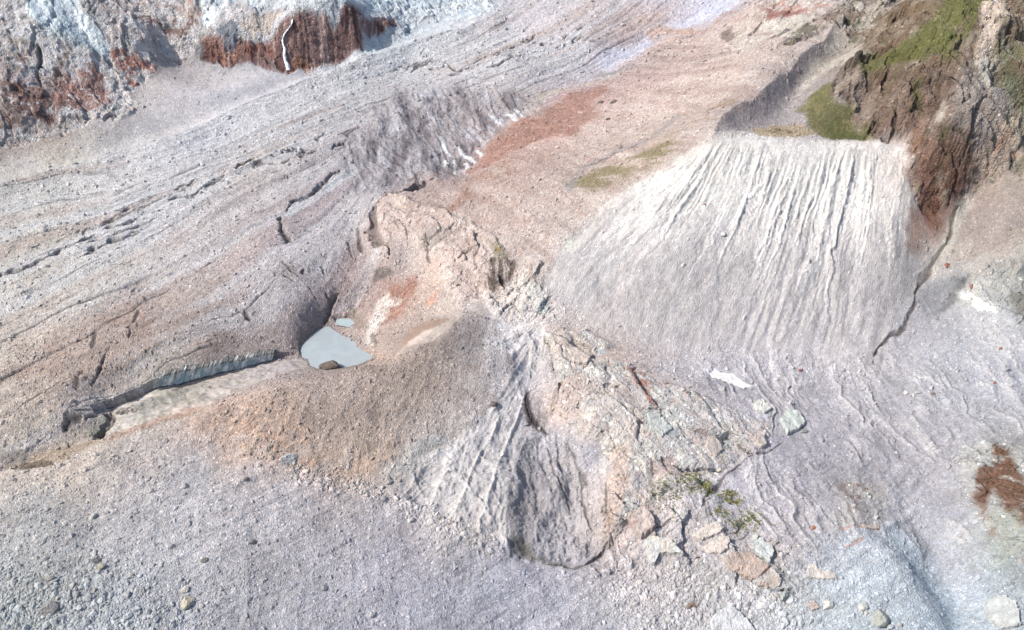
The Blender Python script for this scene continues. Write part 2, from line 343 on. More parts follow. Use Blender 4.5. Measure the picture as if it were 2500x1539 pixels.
Z += wall*ev*.85*np.clip(.62+1.1*fbm(Sg*7, Tg*2.6, 46, 3), .2, 1.15)*(3.8*(.25+.75*ra1)*np.clip(u1-w1, 0, 1)+2.0*w1*(1-u1)+2.6*(.3+.7*ra2)*np.clip(u2-w2, 0, 1)*(1-.6*w1)+.5*w2*(1-u2)+1.1*(.3+.7*ra3)*np.clip(u3-w3, 0, 1)-2.5).astype(F)
Z += wall*(1.2*sst(.45, .7, Tg)*fbm(Sg*24, Tg*5, 66, 5)+.9*fbm(X/7, Y/9, 67, 5)).astype(F)
cone = np.clip(sst(-.06, .06, w1-u1)*(w1 > 0)+.35*sst(-.06, .06, w2-u2)*(w2 > 0), 0, 1)*sst(.2, .45, Tg)
# alluvial rills below the wall and on the right-hand slope
ril = pmask([(1550,880),(1900,860),(2150,850),(2250,700),(2330,760),(2560,820),(2560,1090),(2400,1060),(2330,1180),(2420,1350),(2330,1420),(2150,1280),(2000,1330),(1800,1290),(1700,1230),(1900,1080),(1850,1000),(1700,930)], 8)
ra = .22; xr = X*math.cos(ra)+Y*math.sin(ra); yr = -X*math.sin(ra)+Y*math.cos(ra)
r1 = ridged((xr+16*fbm(X/34, Y/40, 71, 4))/8, yr/42, 70, 5)*sst(-.5, .3, fbm(X/26, Y/40, 72, 3))
Z += ril*(1-wall)*(3.2*(r1-.25)+1.1*fbm(X/9, Y/14, 73, 4)).astype(F)
# ---- white fan, its ribs, the dark hollow on its right side
fanP = [(1240,800),(1330,800),(1330,860),(1290,930),(1275,1000),(1260,1090),(1230,1190),(1235,1290),(1250,1340),(1150,1290),(1060,1250),(985,1215),(975,1190),(1060,1110),(1150,1040),(1230,960),(1262,900),(1230,840)]
fan = pmask(fanP, 2.5, .5)
fa = fbm(X/22, Y/40, 81, 5); Ap = cast([(1335,770)])[0]; thf = np.arctan2(X-Ap[0], Ap[1]-Y); rf = np.hypot(X-Ap[0], Y-Ap[1]); rdf = ridged(thf*9+.5*fa, rf/55, 83, 5)
Z += np.clip(fan+.8*pmask([(1262,1000),(1330,1000),(1430,1080),(1475,1200),(1470,1310),(1400,1375),(1255,1350)], 8), 0, 1)*(3.4*(rdf-.4)).astype(F)
Z += fan*(2.4*fbm(X/14, Y/22, 80, 6, .6)+2.2*(ridged((X*.8+Y*.6+14*fa)/13, (Y*.8-X*.6)/34, 82, 5)-.4)).astype(F)
gul = pmask([(1265,1120),(1330,1080),(1400,1180),(1440,1260),(1440,1350),(1380,1385),(1260,1370),(1235,1290)], 13, 1.)
Z -= gul*3.2*(.6+.6*fbm(X/12, Y/20, 89, 3))
Z += pmask([(1240,1120),(1330,1060),(1430,1060),(1470,1180),(1480,1300),(1430,1370),(1250,1370)], 6)*(5.0*fbm(X/13, Y/22, 86, 6, .6)+2.6*(ridged((X+14*fa)/13, Y/38, 87, 5)-.4))
# ---- crevassed reach of the glacier
crevP = [(830,360),(900,280),(990,225),(1100,215),(1210,225),(1310,255),(1250,300),(1160,395),(1120,430),(1050,445),(960,462),(900,480),(870,440)]
crev = pmask(crevP, 18, 1.)
ca = .28; xc = X*math.cos(ca)+Y*math.sin(ca); yc = -X*math.sin(ca)+Y*math.cos(ca)
cn = fbm(X/40, Y/40, 91, 3)
cr = ridged((xc+9*cn+yc*.1)/13, (yc)/60, 90, 5); cr2 = ridged((xc+9*cn)/5, yc/26, 93, 3)
Z += crev*(3.3*(cr-.35)+1.5*cr2+1.8*fbm(X/9, Y/12, 94, 5)).astype(F)
# long low flow ridges over the whole glacier tongue
glacP = [(-60,450),(0,464),(200,404),(430,340),(600,264),(750,202),(950,132),(1100,82),(1200,42),(1260,-40),(1850,-40),(1800,5),(1700,78),(1600,118),(1480,192),(1350,252),(1250,312),(1160,398),(1110,432),(1040,446),(960,468),(925,490),(910,540),(915,580),(940,625),(900,700),(870,750),(800,770),(760,800),(735,850),(720,866),(640,870),(550,890),(450,912),(390,932),(330,962),(270,1010),(240,1060),(200,1085),(100,1120),(0,1140),(-60,1160)]
glac = pmask(glacP, 1.2, .12)
flP = [(0., [(-60,460),(430,342),(750,205),(1100,86),(1230,0)]), (.25, [(-60,560),(300,470),(600,360),(900,240),(1200,120),(1400,0)]), (.5, [(-60,740),(250,600),(550,440),(850,310),(1150,200),(1400,110),(1560,0)]),
       (.75, [(-60,920),(250,760),(520,620),(760,480),(940,350),(1150,270),(1400,170),(1680,0)]), (1., [(-60,1150),(240,1000),(500,900),(700,850),(820,700),(900,560),(960,460),(1150,400),(1300,270),(1500,185),(1800,0)])]
pts, val = [], []
for q, ln in flP:
    P = cast(ln); tot = len(P)-1
    for i, (a, b) in enumerate(zip(P[:-1], P[1:])):
        for k in range(5): pts.append(a+(b-a)*k/5); val.append((q, (i+k/5)/tot))
QT = bil(rbf_grid(pts, val, XS, YS, 0, 'tps'), XS, YS, X, Y); Qg, Rg = QT[..., 0]+.02*n3+.012*n1, QT[..., 1]
Z += glac*(1-crev)*(2.0*(ridged(Qg*8+.3*fbm(Qg*5, Rg*5, 100, 3), Rg*2, 95, 4)-.4)+1.1*fbm(Qg*34, Rg*12, 96, 3)).astype(F)
# glacier side moraine: a sharp little bank along the far margin
r = ldist([(-60,475),(0,462),(200,402),(430,338),(600,262),(750,200),(860,165),(950,130),(1100,82)], 60, .3)
Z[r[0]] += 4.5*np.exp(-(np.clip(r[1], 0, None)/14)**2-(np.clip(-r[1], 0, None)/5)**2)
r = ldist([(1745,333),(1765,286),(1850,236),(1950,151),(2005,106),(2045,60)], 30, .4); Z[r[0]] += 2.6*np.exp(-np.abs(r[1])/4.)
# cliff of red rock: vertical ribs
cliffP = [(490,152),(488,110),(560,98),(640,105),(700,45),(745,38),(800,22),(845,10),(875,25),(900,55),(965,40),(968,60),(930,80),(905,95),(890,130),(800,152),(745,163),(700,176),(600,160)]
cliff = pmask(cliffP, 1.5, .25)
Z += cliff*(4.5*(ridged(X/9+.5*n1, Y/30, 110, 5)-.4)+2.2*fbm(X/6, Y/5, 111, 5)).astype(F)
# tan mound furrows
moundP = [(480,1015),(650,955),(850,905),(1000,850),(1110,775),(1180,760),(1230,820),(1262,880),(1258,930),(1200,1000),(1120,1060),(1060,1110),(960,1150),(850,1160),(700,1130),(600,1120),(520,1090)]
mound = pmask(moundP, 5, .8)
Z += mound*(1.3*(ridged((X-.3*Y+5*n1)/11, Y/45, 120, 4)-.4)).astype(F)
# ---- long thin creases that follow the flow of the ice
fln = np.abs(vn(Qg*30+.8*fbm(Qg*12, Rg*6, 97, 3), Rg*2.6, 98)); flm = (1-sst(.0, .08, fln))*sst(-.15, .2, fbm(Qg*18, Rg*7, 99, 4))*glac*(1-crev)
Z -= (flm*1.3).astype(F)
r = ldist([(2150,1290),(2210,1340),(2280,1410),(2340,1490),(2360,1560)], 40, .6); Z[r[0]] -= 5*np.exp(-(r[1]/9)**2)
# ---- cracks
CR = [([(-30,690),(0,679),(10,668),(38,660),(69,656),(86,650),(103,641),(134,629),(148,617),(186,601),(220,586),(241,579)], 9, 4),
 ([(186,631),(220,613),(251,601),(272,586),(296,581),(330,572)], 7, 3.5), ([(255,562),(272,552),(299,545),(310,538),(344,526)], 6, 3), ([(372,522),(388,516),(402,514)], 5, 3),
 ([(313,555),(344,548),(382,534)], 4, 2), ([(317,570),(327,565),(344,565)], 4, 2), ([(568,427),(581,409),(602,399),(623,390)], 7, 4), ([(413,492),(450,480),(482,468),(537,444),(564,430)], 4, 2.2),
 ([(698,520),(716,495),(740,490),(774,464),(791,444),(826,420)], 6, 3.4), ([(688,527),(691,545),(694,551)], 5, 3), ([(692,552),(702,579),(698,593)], 9, 3.5), ([(1016,186),(1033,169),(1054,160),(1116,162)], 6, 4),
 ([(1188,162),(1232,151),(1253,141),(1290,134)], 5, 3.5), ([(1267,103),(1281,98),(1305,93),(1318,79)], 5, 3.5), ([(1246,127),(1260,118)], 6, 4), ([(1315,108),(1330,98)], 7, 4),
 ([(227,944),(237,906),(248,889)], 8, 3), ([(248,889),(256,868),(280,830)], 4, 2), ([(335,765),(328,790),(320,818)], 7, 1.6), ([(250,800),(228,830),(222,852)], 9, 1.5), ([(200,905),(188,930),(190,950)], 9, 1.2),
 ([(1060,440),(994,461),(959,469),(927,490),(913,512),(917,544),(911,560),(919,579),(943,607),(940,636)], 13, 7), ([(873,560),(880,590),(893,620)], 5, 1.3), ([(850,590),(862,612),(872,640)], 4, 1.2),
 ([(2358,507),(2331,552),(2279,631),(2231,703)], 8, 2.4), ([(2231,703),(2228,734),(2214,768),(2210,792),(2176,816),(2148,841),(2136,861),(2135,896)], 6, 2.4),
 ([(1915,1062),(1911,1081),(1878,1105),(1845,1115),(1812,1141),(1779,1164),(1753,1197),(1733,1217)], 7, 1.6), ([(1480,1315),(1468,1345),(1446,1363),(1425,1378)], 9, 2.2), ([(1425,1378),(1400,1388),(1370,1380),(1330,1376)], 5, 1.),
 ([(272,985),(268,1002),(276,1012),(262,1040),(242,1060),(243,1078)], 14, 6), ([(0,1150),(30,1146),(90,1141),(133,1132)], 8, 2.5), ([(150,1060),(170,1028),(200,1020)], 12, 2.5), ([(150,1100),(165,1092),(160,1080)], 7, 1.6),
 ([(1300,945),(1290,965),(1288,985),(1300,1020),(1322,1045)], 6, 1.5), ([(1475,1160),(1484,1220),(1480,1290)], 4, 1.2), ([(1390,1085),(1402,1120),(1412,1170),(1425,1230),(1450,1290)], 4, 1.3), ([(1340,1060),(1352,1120),(1380,1200),(1400,1270)], 4, 1.2), ([(590,762),(600,775),(603,783)], 9, 2.5), ([(795,790),(808,765),(815,735),(835,720)], 7, 3),
 ([(86,105),(90,140),(84,165),(90,200),(118,232)], 8, 5), ([(266,150),(285,172),(305,195),(315,212)], 5, 3), ([(1745,1195),(1720,1240)], 5, 1), ([(1580,1310),(1620,1290),(1640,1270)], 5, 1.2),
 ([(985,520),(978,560),(985,590)], 5, 1.8), ([(1035,560),(1030,590),(1050,640)], 3, 1.2), ([(1100,680),(1110,640),(1150,610)], 5, 1.6)]
crack = np.zeros(X.shape, F)
for i, (ln, wpx, dep) in enumerate(CR):
    crack = np.maximum(crack, groove(ln, wpx, dep))
# many small fissures along the two debris bands of the glacier
rng = np.random.default_rng(7)
def fiss(n, a, b, spread, ang, lng, w_, dep, seed):
    global crack
    rg = np.random.default_rng(seed)
    for i in range(n):
        t = rg.random(); x0 = a[0]+(b[0]-a[0])*t+rg.normal()*spread*.5; y0 = a[1]+(b[1]-a[1])*t+rg.normal()*spread
        L = lng*(.5+rg.random()); an = math.radians(ang+rg.normal()*9)
        ln = [(x0, y0), (x0+L*.5*math.cos(an), y0-L*.5*math.sin(an)+rg.normal()*2), (x0+L*math.cos(an), y0-L*math.sin(an))]
        crack = np.maximum(crack, groove(ln, w_*(.6+.8*rg.random()), dep*(.5+rg.random()), .15))
fiss(26, (30,640), (420,480), 14, 22, 34, 3.2, 1.6, 1); fiss(30, (420,480), (860,330), 12, 24, 30, 2.8, 1.8, 2)
fiss(16, (1150,150), (1450,80), 12, 15, 24, 2.8, 2.4, 3); fiss(14, (880,190), (1130,165), 8, 12, 30, 3, 2.2, 4); fiss(12, (700,640), (860,720), 30, -40, 22, 2.6, 1.2, 5)
fiss(10, (120,1030), (330,1000), 14, 18, 40, 3.5, 1.6, 6)
iwl = [(222,990),(262,978),(300,962),(330,950),(384,925),(410,915),(435,908),(450,905),(480,900),(520,892),(550,885),(600,876),(640,866),(668,862),(700,860),(722,862)]
iwh = [16,22,22,22,22,26,30,29,24,21,20,17,16,14,10,6]
Pc = cast(iwl); r = ldist(iwl, 26, .04); tzv = tanv(np.array(iwl)[:, 1]+np.array(iwh)); zb = CAM_Z-(Pc[:, 1]-1)*tzv
sg_ = np.r_[0, np.cumsum(np.hypot(*(Pc[1:]-Pc[:-1]).T))]; sg_ /= sg_[-1]; zbr = np.interp(r[2], sg_, zb); dd_ = r[1]
fr = (dd_ > 0); wgt_ = np.where(fr, 1-sst(3.5, 14, dd_), 0)*((r[2] > 0) & (r[2] < 1)); Zs = Z[r[0]]
Z[r[0]] = Zs*(1-wgt_)+np.minimum(Zs, zbr+.05*dd_)*wgt_; Zs = Z[r[0]]
Z[r[0]] = np.where((~fr) & (-dd_ < 7), np.maximum(Zs, np.interp(r[2], sg_, CAM_Z-Pc[:, 1]*tanv(np.array(iwl)[:, 1]))+.1*np.abs(dd_)-.15), Zs)
# tan silt lens outline; hollows and rims of the pond and pool
lens = pmask([(960,875),(985,830),(1000,805),(1040,785),(1090,772),(1125,762),(1132,770),(1100,800),(1060,835),(1010,858)], 1.2, .35)
pool2 = [(818,772),(838,768),(858,772),(868,786),(850,796),(828,792)]
pondP = [(797,796),(812,812),(832,828),(868,838),(872,850),(905,860),(908,868),(880,885),(850,893),(800,892),(775,897),(755,890),(752,876),(737,870),(732,850),(742,832),(760,808),(775,798)]
for P_, lev in ((pondP, 11.9), (pool2, 12.6)):
    m = pmask(P_, 1.5, .25); Z = Z*(1-m)+m*(lev-1.0)
    m2 = pmask([(x+(x-825)*.14, y+(y-845)*.12) for x, y in P_], 4, .5)*(1-m)
    Z = np.where(m2 > 0, np.maximum(Z, Z*(1-m2)+m2*(lev+.6+.5*np.maximum(rough_fine, -.5))), Z).astype(F)
sp_ = pmask([(290,990),(330,972),(450,932),(550,906),(640,882),(735,872),(755,895),(600,945),(470,1005),(300,1060),(250,1070)], 3, .5); Z = Z+sp_*(1.5*fbm(X/7, Y/4, 630, 5, .6)-.3)
Z = Z.astype(F)
print('relief', time.time()-T0)

# ---------------------------------------------------------------- colour of the ground (stone tones, with some bluish sky shade in them)
def lin(c):
    c = np.asarray(c, float)/255.; return np.where(c <= .04045, c/12.92, ((c+.055)/1.055)**2.4)
def alb(c):
    l = lin(c); g = l.mean(-1, keepdims=True); return ((g+(l-g)*.88)/KALB).astype(F)
CP = """30 60 168 168 176;100 140 196 198 206;60 240 128 98 92;150 210 158 128 122;200 190 205 203 208;330 70 190 180 178;420 60 196 188 188;500 20 196 190 192;300 150 195 190 194;600 70 190 190 198;700 10 190 192 204
930 60 205 214 226;1000 50 190 200 214;1050 20 195 205 220;1100 30 205 210 222;1160 90 212 212 220;500 220 204 202 212;650 210 200 199 210;400 250 208 203 208;280 340 194 192 196;100 400 200 198 200;150 380 205 199 194
300 400 208 207 214;550 330 203 206 217;100 480 208 208 210;800 250 205 205 213;600 420 200 193 193;100 640 200 192 186;300 550 208 207 213;200 700 210 210 212;500 450 208 206 212;700 330 206 203 208;900 270 188 184 190
1000 350 156 152 162;1050 400 146 142 152;880 420 166 160 170;800 560 174 163 170;600 600 194 182 184;450 680 198 189 189;300 750 186 172 169;100 850 198 186 180;250 850 182 166 161;650 800 168 155 155;550 900 174 160 157
700 650 184 172 177;800 700 168 156 161;150 1000 191 177 171;50 1050 198 189 184;1300 60 207 202 210;1200 140 212 210 216;1150 200 207 203 211;1400 150 203 203 215;1350 230 190 186 196;1450 180 187 183 195;1500 20 208 199 204
1620 90 196 172 165;1750 20 204 206 228;1300 260 187 177 175;1350 280 190 138 123;1430 245 182 124 112;1230 355 192 143 125;1200 430 188 150 134;1500 260 224 199 194;1600 190 217 189 187;1700 120 207 184 179;1450 350 217 202 197
1350 420 214 200 194;1250 500 208 187 179;1500 430 196 182 158;1600 400 208 194 180;1700 250 217 203 195;1850 150 215 200 192;1830 60 220 212 208;1820 260 153 146 153;1900 200 172 168 173;2000 130 188 184 184
2100 220 134 116 106;2200 200 128 116 103;2150 60 138 119 102;2300 300 152 138 132;2400 200 178 168 164;2480 60 170 156 142;2480 180 130 134 115;2350 440 118 88 78;2290 495 126 78 60;2240 370 168 124 110;2450 340 184 170 162;2280 400 134 110 102
1900 400 232 229 231;2100 450 229 226 229;1700 450 233 231 233;1600 500 224 220 222;1500 600 224 222 228;1400 680 217 215 222;1900 600 212 208 215;1750 700 206 202 210;2100 700 207 203 211;1700 800 207 204 214;1900 800 203 200 211
2100 850 201 198 206;1550 750 205 197 200;1480 720 208 203 209;2300 600 198 193 190;2420 520 180 170 170;2430 600 190 180 177;2300 710 172 174 184;2400 720 220 219 220;2480 700 170 175 178;2350 850 194 198 211;2450 900 188 195 211
2450 800 188 193 204;2250 1000 198 198 208;2400 1000 193 198 211;980 520 217 198 193;1080 600 216 194 188;1130 660 217 198 193;1200 540 207 190 182;1000 610 204 194 194;960 720 188 160 152;930 760 193 175 170;1050 690 207 189 182
1100 720 216 202 197;1280 700 218 209 209;1250 800 219 216 223;1400 840 214 198 193;1380 950 220 199 194;1450 1000 212 195 191;1550 950 196 180 176;1600 1000 198 197 200;1700 1000 198 193 201;1520 1080 216 198 193;1600 1150 202 195 198
1550 1250 206 188 184;1450 1110 207 202 207;1250 900 192 194 208;1200 1000 208 206 213;1100 1100 212 210 216;1050 1200 217 213 217;1150 1280 202 195 193;1320 1150 172 169 176;1280 1250 160 157 164;1400 1250 192 189 196;1380 1030 186 184 194
700 1000 198 175 163;900 1000 170 156 151;1100 900 174 164 162;1150 800 156 151 156;600 1050 206 183 172;900 1090 191 173 161;1050 970 170 156 151;510 1010 211 183 172;800 950 176 162 159;100 1250 190 189 192;300 1110 193 186 186
150 1165 214 203 196;500 1120 191 188 193;700 1200 193 189 196;300 1300 192 190 197;600 1350 190 188 196;900 1300 183 180 189;1000 1350 181 178 190;1200 1420 173 176 192;1300 1400 178 178 193;1500 1500 192 192 201;100 1450 178 182 185
300 1500 182 187 195;700 1500 182 182 192;400 970 180 176 172;550 940 189 184 184;670 900 184 176 180;330 1005 188 185 185;450 1010 198 183 175;1800 1180 200 197 210;1950 1150 200 197 211;2100 1200 193 191 196;2000 1300 202 200 213
2200 1100 199 197 210;2300 1250 195 199 215;2400 1400 190 200 216;2100 1400 194 203 216;2000 1450 195 202 212;1700 1460 188 186 192;2450 1170 172 168 160;2450 1340 180 190 187;2480 1450 172 182 192;1900 1300 206 198 202;1650 1290 207 202 207
-60 700 205 203 205;-60 1100 200 188 182;-60 1400 182 184 190;2560 700 190 180 175;2560 1000 190 197 211;2560 1400 175 185 195;1250 1600 185 185 197;-60 200 150 130 125"""
cpx = np.array([[float(v) for v in p.split()] for p in CP.replace('\n', ';').split(';')])
cw_ = cast(cpx[:, :2]); GC = rbf_grid(cw_, lin(cpx[:, 2:])/KALB, XS, YS, .0001)
COL = np.clip(bil(GC, XS, YS, WX+(WX-X)*.6, WY+(WY-Y)*.6), .02, .8).astype(F)
def paint(m, rgb, a=1.):
    k = (m*a)[..., None]; COL[...] = COL*(1-k)+k*alb(rgb)
def P_(poly, rgb, a=1., soft=2., warp=1., tex=None):
    m = pmask(poly, soft, warp)
    if tex is not None: m = m*tex
    paint(m, rgb, a); return m
def nz(sc, seed, lo, hi, oct=5, st=1., ang=0.):
    c, s = math.cos(ang), math.sin(ang); return sst(lo, hi, fbm((X*c+Y*s)/sc, (-X*s+Y*c)/(sc*st), seed, oct, .58))
def stroke(line, wpx, rgb, a=1., warp=.8, soft=.6):
    r = ldist(line, 60, warp)
    if r is None: return
    m = np.zeros(X.shape, F); ww = wpx*SCL[r[0]]*.42; m[r[0]] = (1-sst(1-soft, 1, np.abs(r[1])/ww))*sst(0, .08, r[2])*(1-sst(.92, 1, r[2]))
    paint(m, rgb, a); return m
# glacier debris bands
band = fbm(Qg*16, Rg*2.2, 130, 4); paint(glac*sst(.05, .5, band), (186,170,166), .6); paint(glac*sst(.05, .5, -band), (212,214,224), .5)
stroke([(760,475),(800,455),(850,425),(905,390),(940,370)], 26, (208,216,228), .5, .6, .9)
stroke([(700,530),(760,475)], 16, (205,214,226), .5)
for ln, w_, c, a in (([(1830,-10),(1700,48),(1600,96),(1520,135),(1440,165)], 34, (206,210,234), .85), ([(1440,128),(1550,88),(1620,60)], 14, (178,172,186), .5), ([(1330,205),(1450,185),(1560,150),(1650,105)], 12, (178,172,184), .6),
     ([(1250,275),(1340,232),(1440,205),(1530,168)], 14, (196,184,174), .7), ([(1280,262),(1360,230)], 9, (176,166,164), .6), ([(1175,380),(1220,335),(1280,285)], 18, (182,170,160), .7),
     ([(1590,100),(1640,80),(1720,72)], 26, (196,164,148), .8), ([(1570,140),(1640,118),(1720,80),(1790,20)], 14, (176,140,134), .7), ([(1450,180),(1520,168),(1560,155)], 16, (150,148,146), .7)):
    stroke(ln, w_, c, a, .8, .9)
paint(crev, (156,151,160), .55); paint(crev*nz(9, 140, -.1, .35, 5, 3.5, .28), (112,107,118), .75); paint(crev*nz(7, 141, .12, .4, 5, 3.5, .28), (196,196,210), .75)
for ln in ([(1075,330),(1085,360),(1100,385)], [(1110,350),(1125,375),(1150,398),(1165,402)], [(1165,365),(1172,385)], [(1230,270),(1262,290),(1278,306)], [(1255,262),(1280,285)], [(1200,285),(1225,305)], [(1130,400),(1145,425)], [(1070,380),(1082,410)], [(1100,395),(1115,425)]):
    stroke(ln, 5, (226,230,240), .9, .5, .5)
for ln in ([(1066,365),(1070,400)], [(1105,385),(1108,420),(1120,432)], [(1030,300),(1045,340)], [(960,380),(950,430)], [(990,340),(985,400)], [(1020,420),(1000,450)], [(925,350),(905,410)]): stroke(ln, 8, (108,100,104), .7, .9, .7)
paint(glac*pmask([(600,690),(760,640),(880,640),(900,700),(800,770),(730,860),(600,880),(450,910),(380,900),(500,800)], 20)*nz(16, 145, -.1, .4), (160,144,144), .6)
paint(pmask([(0,870),(200,800),(420,700),(520,700),(420,800),(300,900),(150,950),(0,960)], 18)*nz(12, 146, -.1, .35), (184,160,150), .6)
rdg0 = pmask([(1160,398),(1250,312),(1350,252),(1480,192),(1600,118),(1700,78),(1850,-40),(2060,-40),(2045,60),(1950,150),(1850,235),(1752,336),(1700,362),(1480,510),(1380,600),(1320,690),(1180,560),(960,468),(1100,435)], 8, .8)
paint(rdg0, (214,196,197), .5); tq = fbm((X*.75+Y*.66)/9, (Y*.75-X*.66)/70, 265, 5, .6); paint(rdg0*sst(.05, .4, tq), (186,164,160), .55); paint(rdg0*sst(.05, .4, -tq), (228,214,210), .5); paint(rdg0*nz(7, 266, .1, .4, 5), (198,170,164), .5)
# red and pink debris slope
P_([(1150,405),(1200,350),(1260,300),(1330,262),(1400,238),(1440,215),(1500,198),(1480,225),(1440,245),(1460,275),(1440,300),(1380,325),(1310,345),(1260,370),(1210,395),(1170,412)], (184,140,128), .88, 5, 1.1, nz(4, 149, -.7, -.1))
P_([(1140,440),(1210,400),(1290,385),(1250,430),(1180,450),(1130,470),(1110,460)], (186,150,136), .6, 4, 1.3, nz(4, 148, -.2, .3))
P_([(1080,500),(1130,468),(1160,480),(1100,520),(1070,540)], (186,148,132), .7, 4, 1.3)
paint(pmask([(1420,300),(1700,130),(1790,140),(1700,330),(1560,420),(1300,560),(1160,560),(1250,440)], 15)*nz(14, 150, -.1, .4, 5, 2.5, .9), (206,184,178), .5)
P_([(1430,470),(1400,440),(1480,410),(1560,375),(1640,340),(1660,360),(1590,410),(1520,450),(1460,480)], (150,140,104), .85, 5, 1.4, nz(5, 151, -.45, .15, 5, 4, 1.0))
P_([(1560,330),(1680,285),(1790,225),(1850,180),(1860,195),(1780,260),(1680,320),(1600,360)], (190,168,140), .5, 4, 1.2, nz(5, 152, -.25, .3, 5, 4, 1.0))
stroke([(1385,490),(1405,440),(1425,410),(1500,365),(1600,330),(1660,275)], 16, (172,166,172), .6, .7, .9); stroke([(1425,410),(1500,372),(1560,345)], 4, (120,110,110), .6)
# outcrop by the top edge
P_([(1860,42),(1990,28),(1990,60),(1930,95),(1880,85),(1850,70)], (228,222,216), .8, 2); P_([(1840,30),(1900,20),(1980,14),(1960,28),(1870,38)], (158,98,92), .8, 2)
P_([(1850,14),(1960,0),(2030,0),(1990,20),(1900,18)], (196,148,136), .7, 2, 1, nz(6, 160, -.2, .2)); P_([(1885,108),(1935,75),(1985,40),(2060,-10),(2110,-20),(2060,30),(2000,62),(1930,108)], (118,112,98), .85, 3, 1, nz(8, 161, -.45, .1, 5, 3, .9))
P_([(1785,120),(1790,80),(1830,60),(1860,90),(1830,130)], (222,214,210), .6, 2); stroke([(1870,100),(1890,88),(1918,72)], 12, (92,88,96), .8); stroke([(1780,75),(1785,100)], 10, (120,104,100), .7)
stroke([(1640,345),(1700,305)], 3, (150,140,134), .4)
# hollow behind the crest and its meadow
P_([(1745,330),(1770,288),(1850,238),(1950,152),(2035,70),(2045,110),(1960,205),(1925,245),(1880,285),(1830,322),(1760,332)], (158,150,157), .75, 3, .6)  # inner slope painted darker: grey debris plus shade away from the sun
P_([(1835,316),(1880,300),(1945,300),(1985,322),(1940,332),(1850,332)], (176,156,122), .75, 2, .8); P_([(1850,320),(1890,306),(1925,312),(1900,325)], (96,92,48), .7, 2, 1.5, nz(4, 170, -.2, .2))
stroke([(1935,225),(1990,180),(2060,140),(2105,132)], 22, (206,200,194), .7, .7, .9); stroke([(2010,120),(2080,70),(2140,30),(2190,0)], 16, (196,190,184), .7, .7, .8); stroke([(2060,30),(2090,10)], 22, (200,194,190), .5)
# the hill on the right
hn = NAT['hill']; COL *= (1-.1*hn)[..., None]; paint(hn*nz(6, 174, .05, .4, 6, 1.5, .7), (84,70,60), .65); paint(hn*nz(12, 175, .0, .4, 5), (112,88,76), .6); paint(hn*nz(10, 176, .1, .45, 5), (176,162,152), .55); paint(hn*nz(7, 177, .18, .45, 5), (100,104,62), .4)  # the hill's dark shading painted in along with its brown rock tones
P_([(2100,160),(2160,120),(2230,90),(2300,40),(2350,-30),(2460,-30),(2420,40),(2330,95),(2260,120),(2180,150),(2120,180)], (108,112,64), .9, 5, 1.2, nz(8, 178, -.75, -.1))
P_([(2070,170),(2130,130),(2250,110),(2340,105),(2330,135),(2250,150),(2150,165),(2100,185)], (104,106,60), .8, 5, 1.3, nz(6, 179, -.5, .05))
P_([(2110,338),(2110,300),(2180,200),(2240,170),(2300,230),(2280,330),(2214,340)], (132,108,100), .5, 6); P_([(2210,205),(2240,190),(2255,250),(2250,270),(2225,255)], (84,88,44), .7, 3, 1.2)
P_([(2195,335),(2250,310),(2290,330),(2300,390),(2240,410),(2222,380)], (160,122,106), .8, 4, 1.6, nz(6, 180, -.35, .15)); P_([(2235,470),(2290,440),(2360,440),(2350,480),(2270,520),(2250,500)], (108,78,66), .8, 3, 1.4, nz(6, 181, -.45, .1))
P_([(2380,100),(2420,30),(2460,0),(2480,30),(2430,80),(2420,140),(2400,150)], (220,204,194), .85, 4, 1.2); P_([(2390,130),(2430,140),(2440,220),(2470,250),(2440,240),(2410,180)], (208,204,200), .7, 3, 1.2)
P_([(2360,160),(2440,210),(2450,280),(2400,330),(2340,300),(2330,220)], (166,158,158), .6, 5); P_([(2400,330),(2480,290),(2500,400),(2420,420),(2370,380)], (206,186,174), .65, 4, 1.3, nz(8, 182, -.2, .2)); P_([(2430,355),(2490,350),(2480,400),(2440,395)], (156,96,70), .7, 3, 1.3, nz(5, 183, -.3, .15))
P_([(2440,210),(2560,180),(2560,280),(2470,260)], (122,128,104), .6, 4, 1.3, nz(6, 184, -.3, .15)); P_([(2298,260),(2310,235),(2318,255),(2308,285),(2295,285)], (196,188,182), .8, 1.2, .6)
for ln in ([(2298,180),(2290,260),(2275,330)], [(2330,290),(2380,360)], [(2160,255),(2165,330)], [(2260,350),(2225,400)]): stroke(ln, 4, (92,76,68), .6, 1)
meadow_poly = [(1938,265),(1975,235),(2015,205),(2025,215),(2025,250),(2045,270),(2075,280),(2098,300),(2112,310),(2112,337),(2040,338),(1990,325),(1955,300)]
mead = P_(meadow_poly, (98,98,58), .92, 2.5, 1., nz(3.5, 185, -.95, -.45)); paint(mead*nz(9, 186, .0, .3, 4), (124,116,82), .8); paint(pmask([(2020,300),(2100,295),(2112,337),(2020,338)], 6)*mead, (74,84,34), .6)
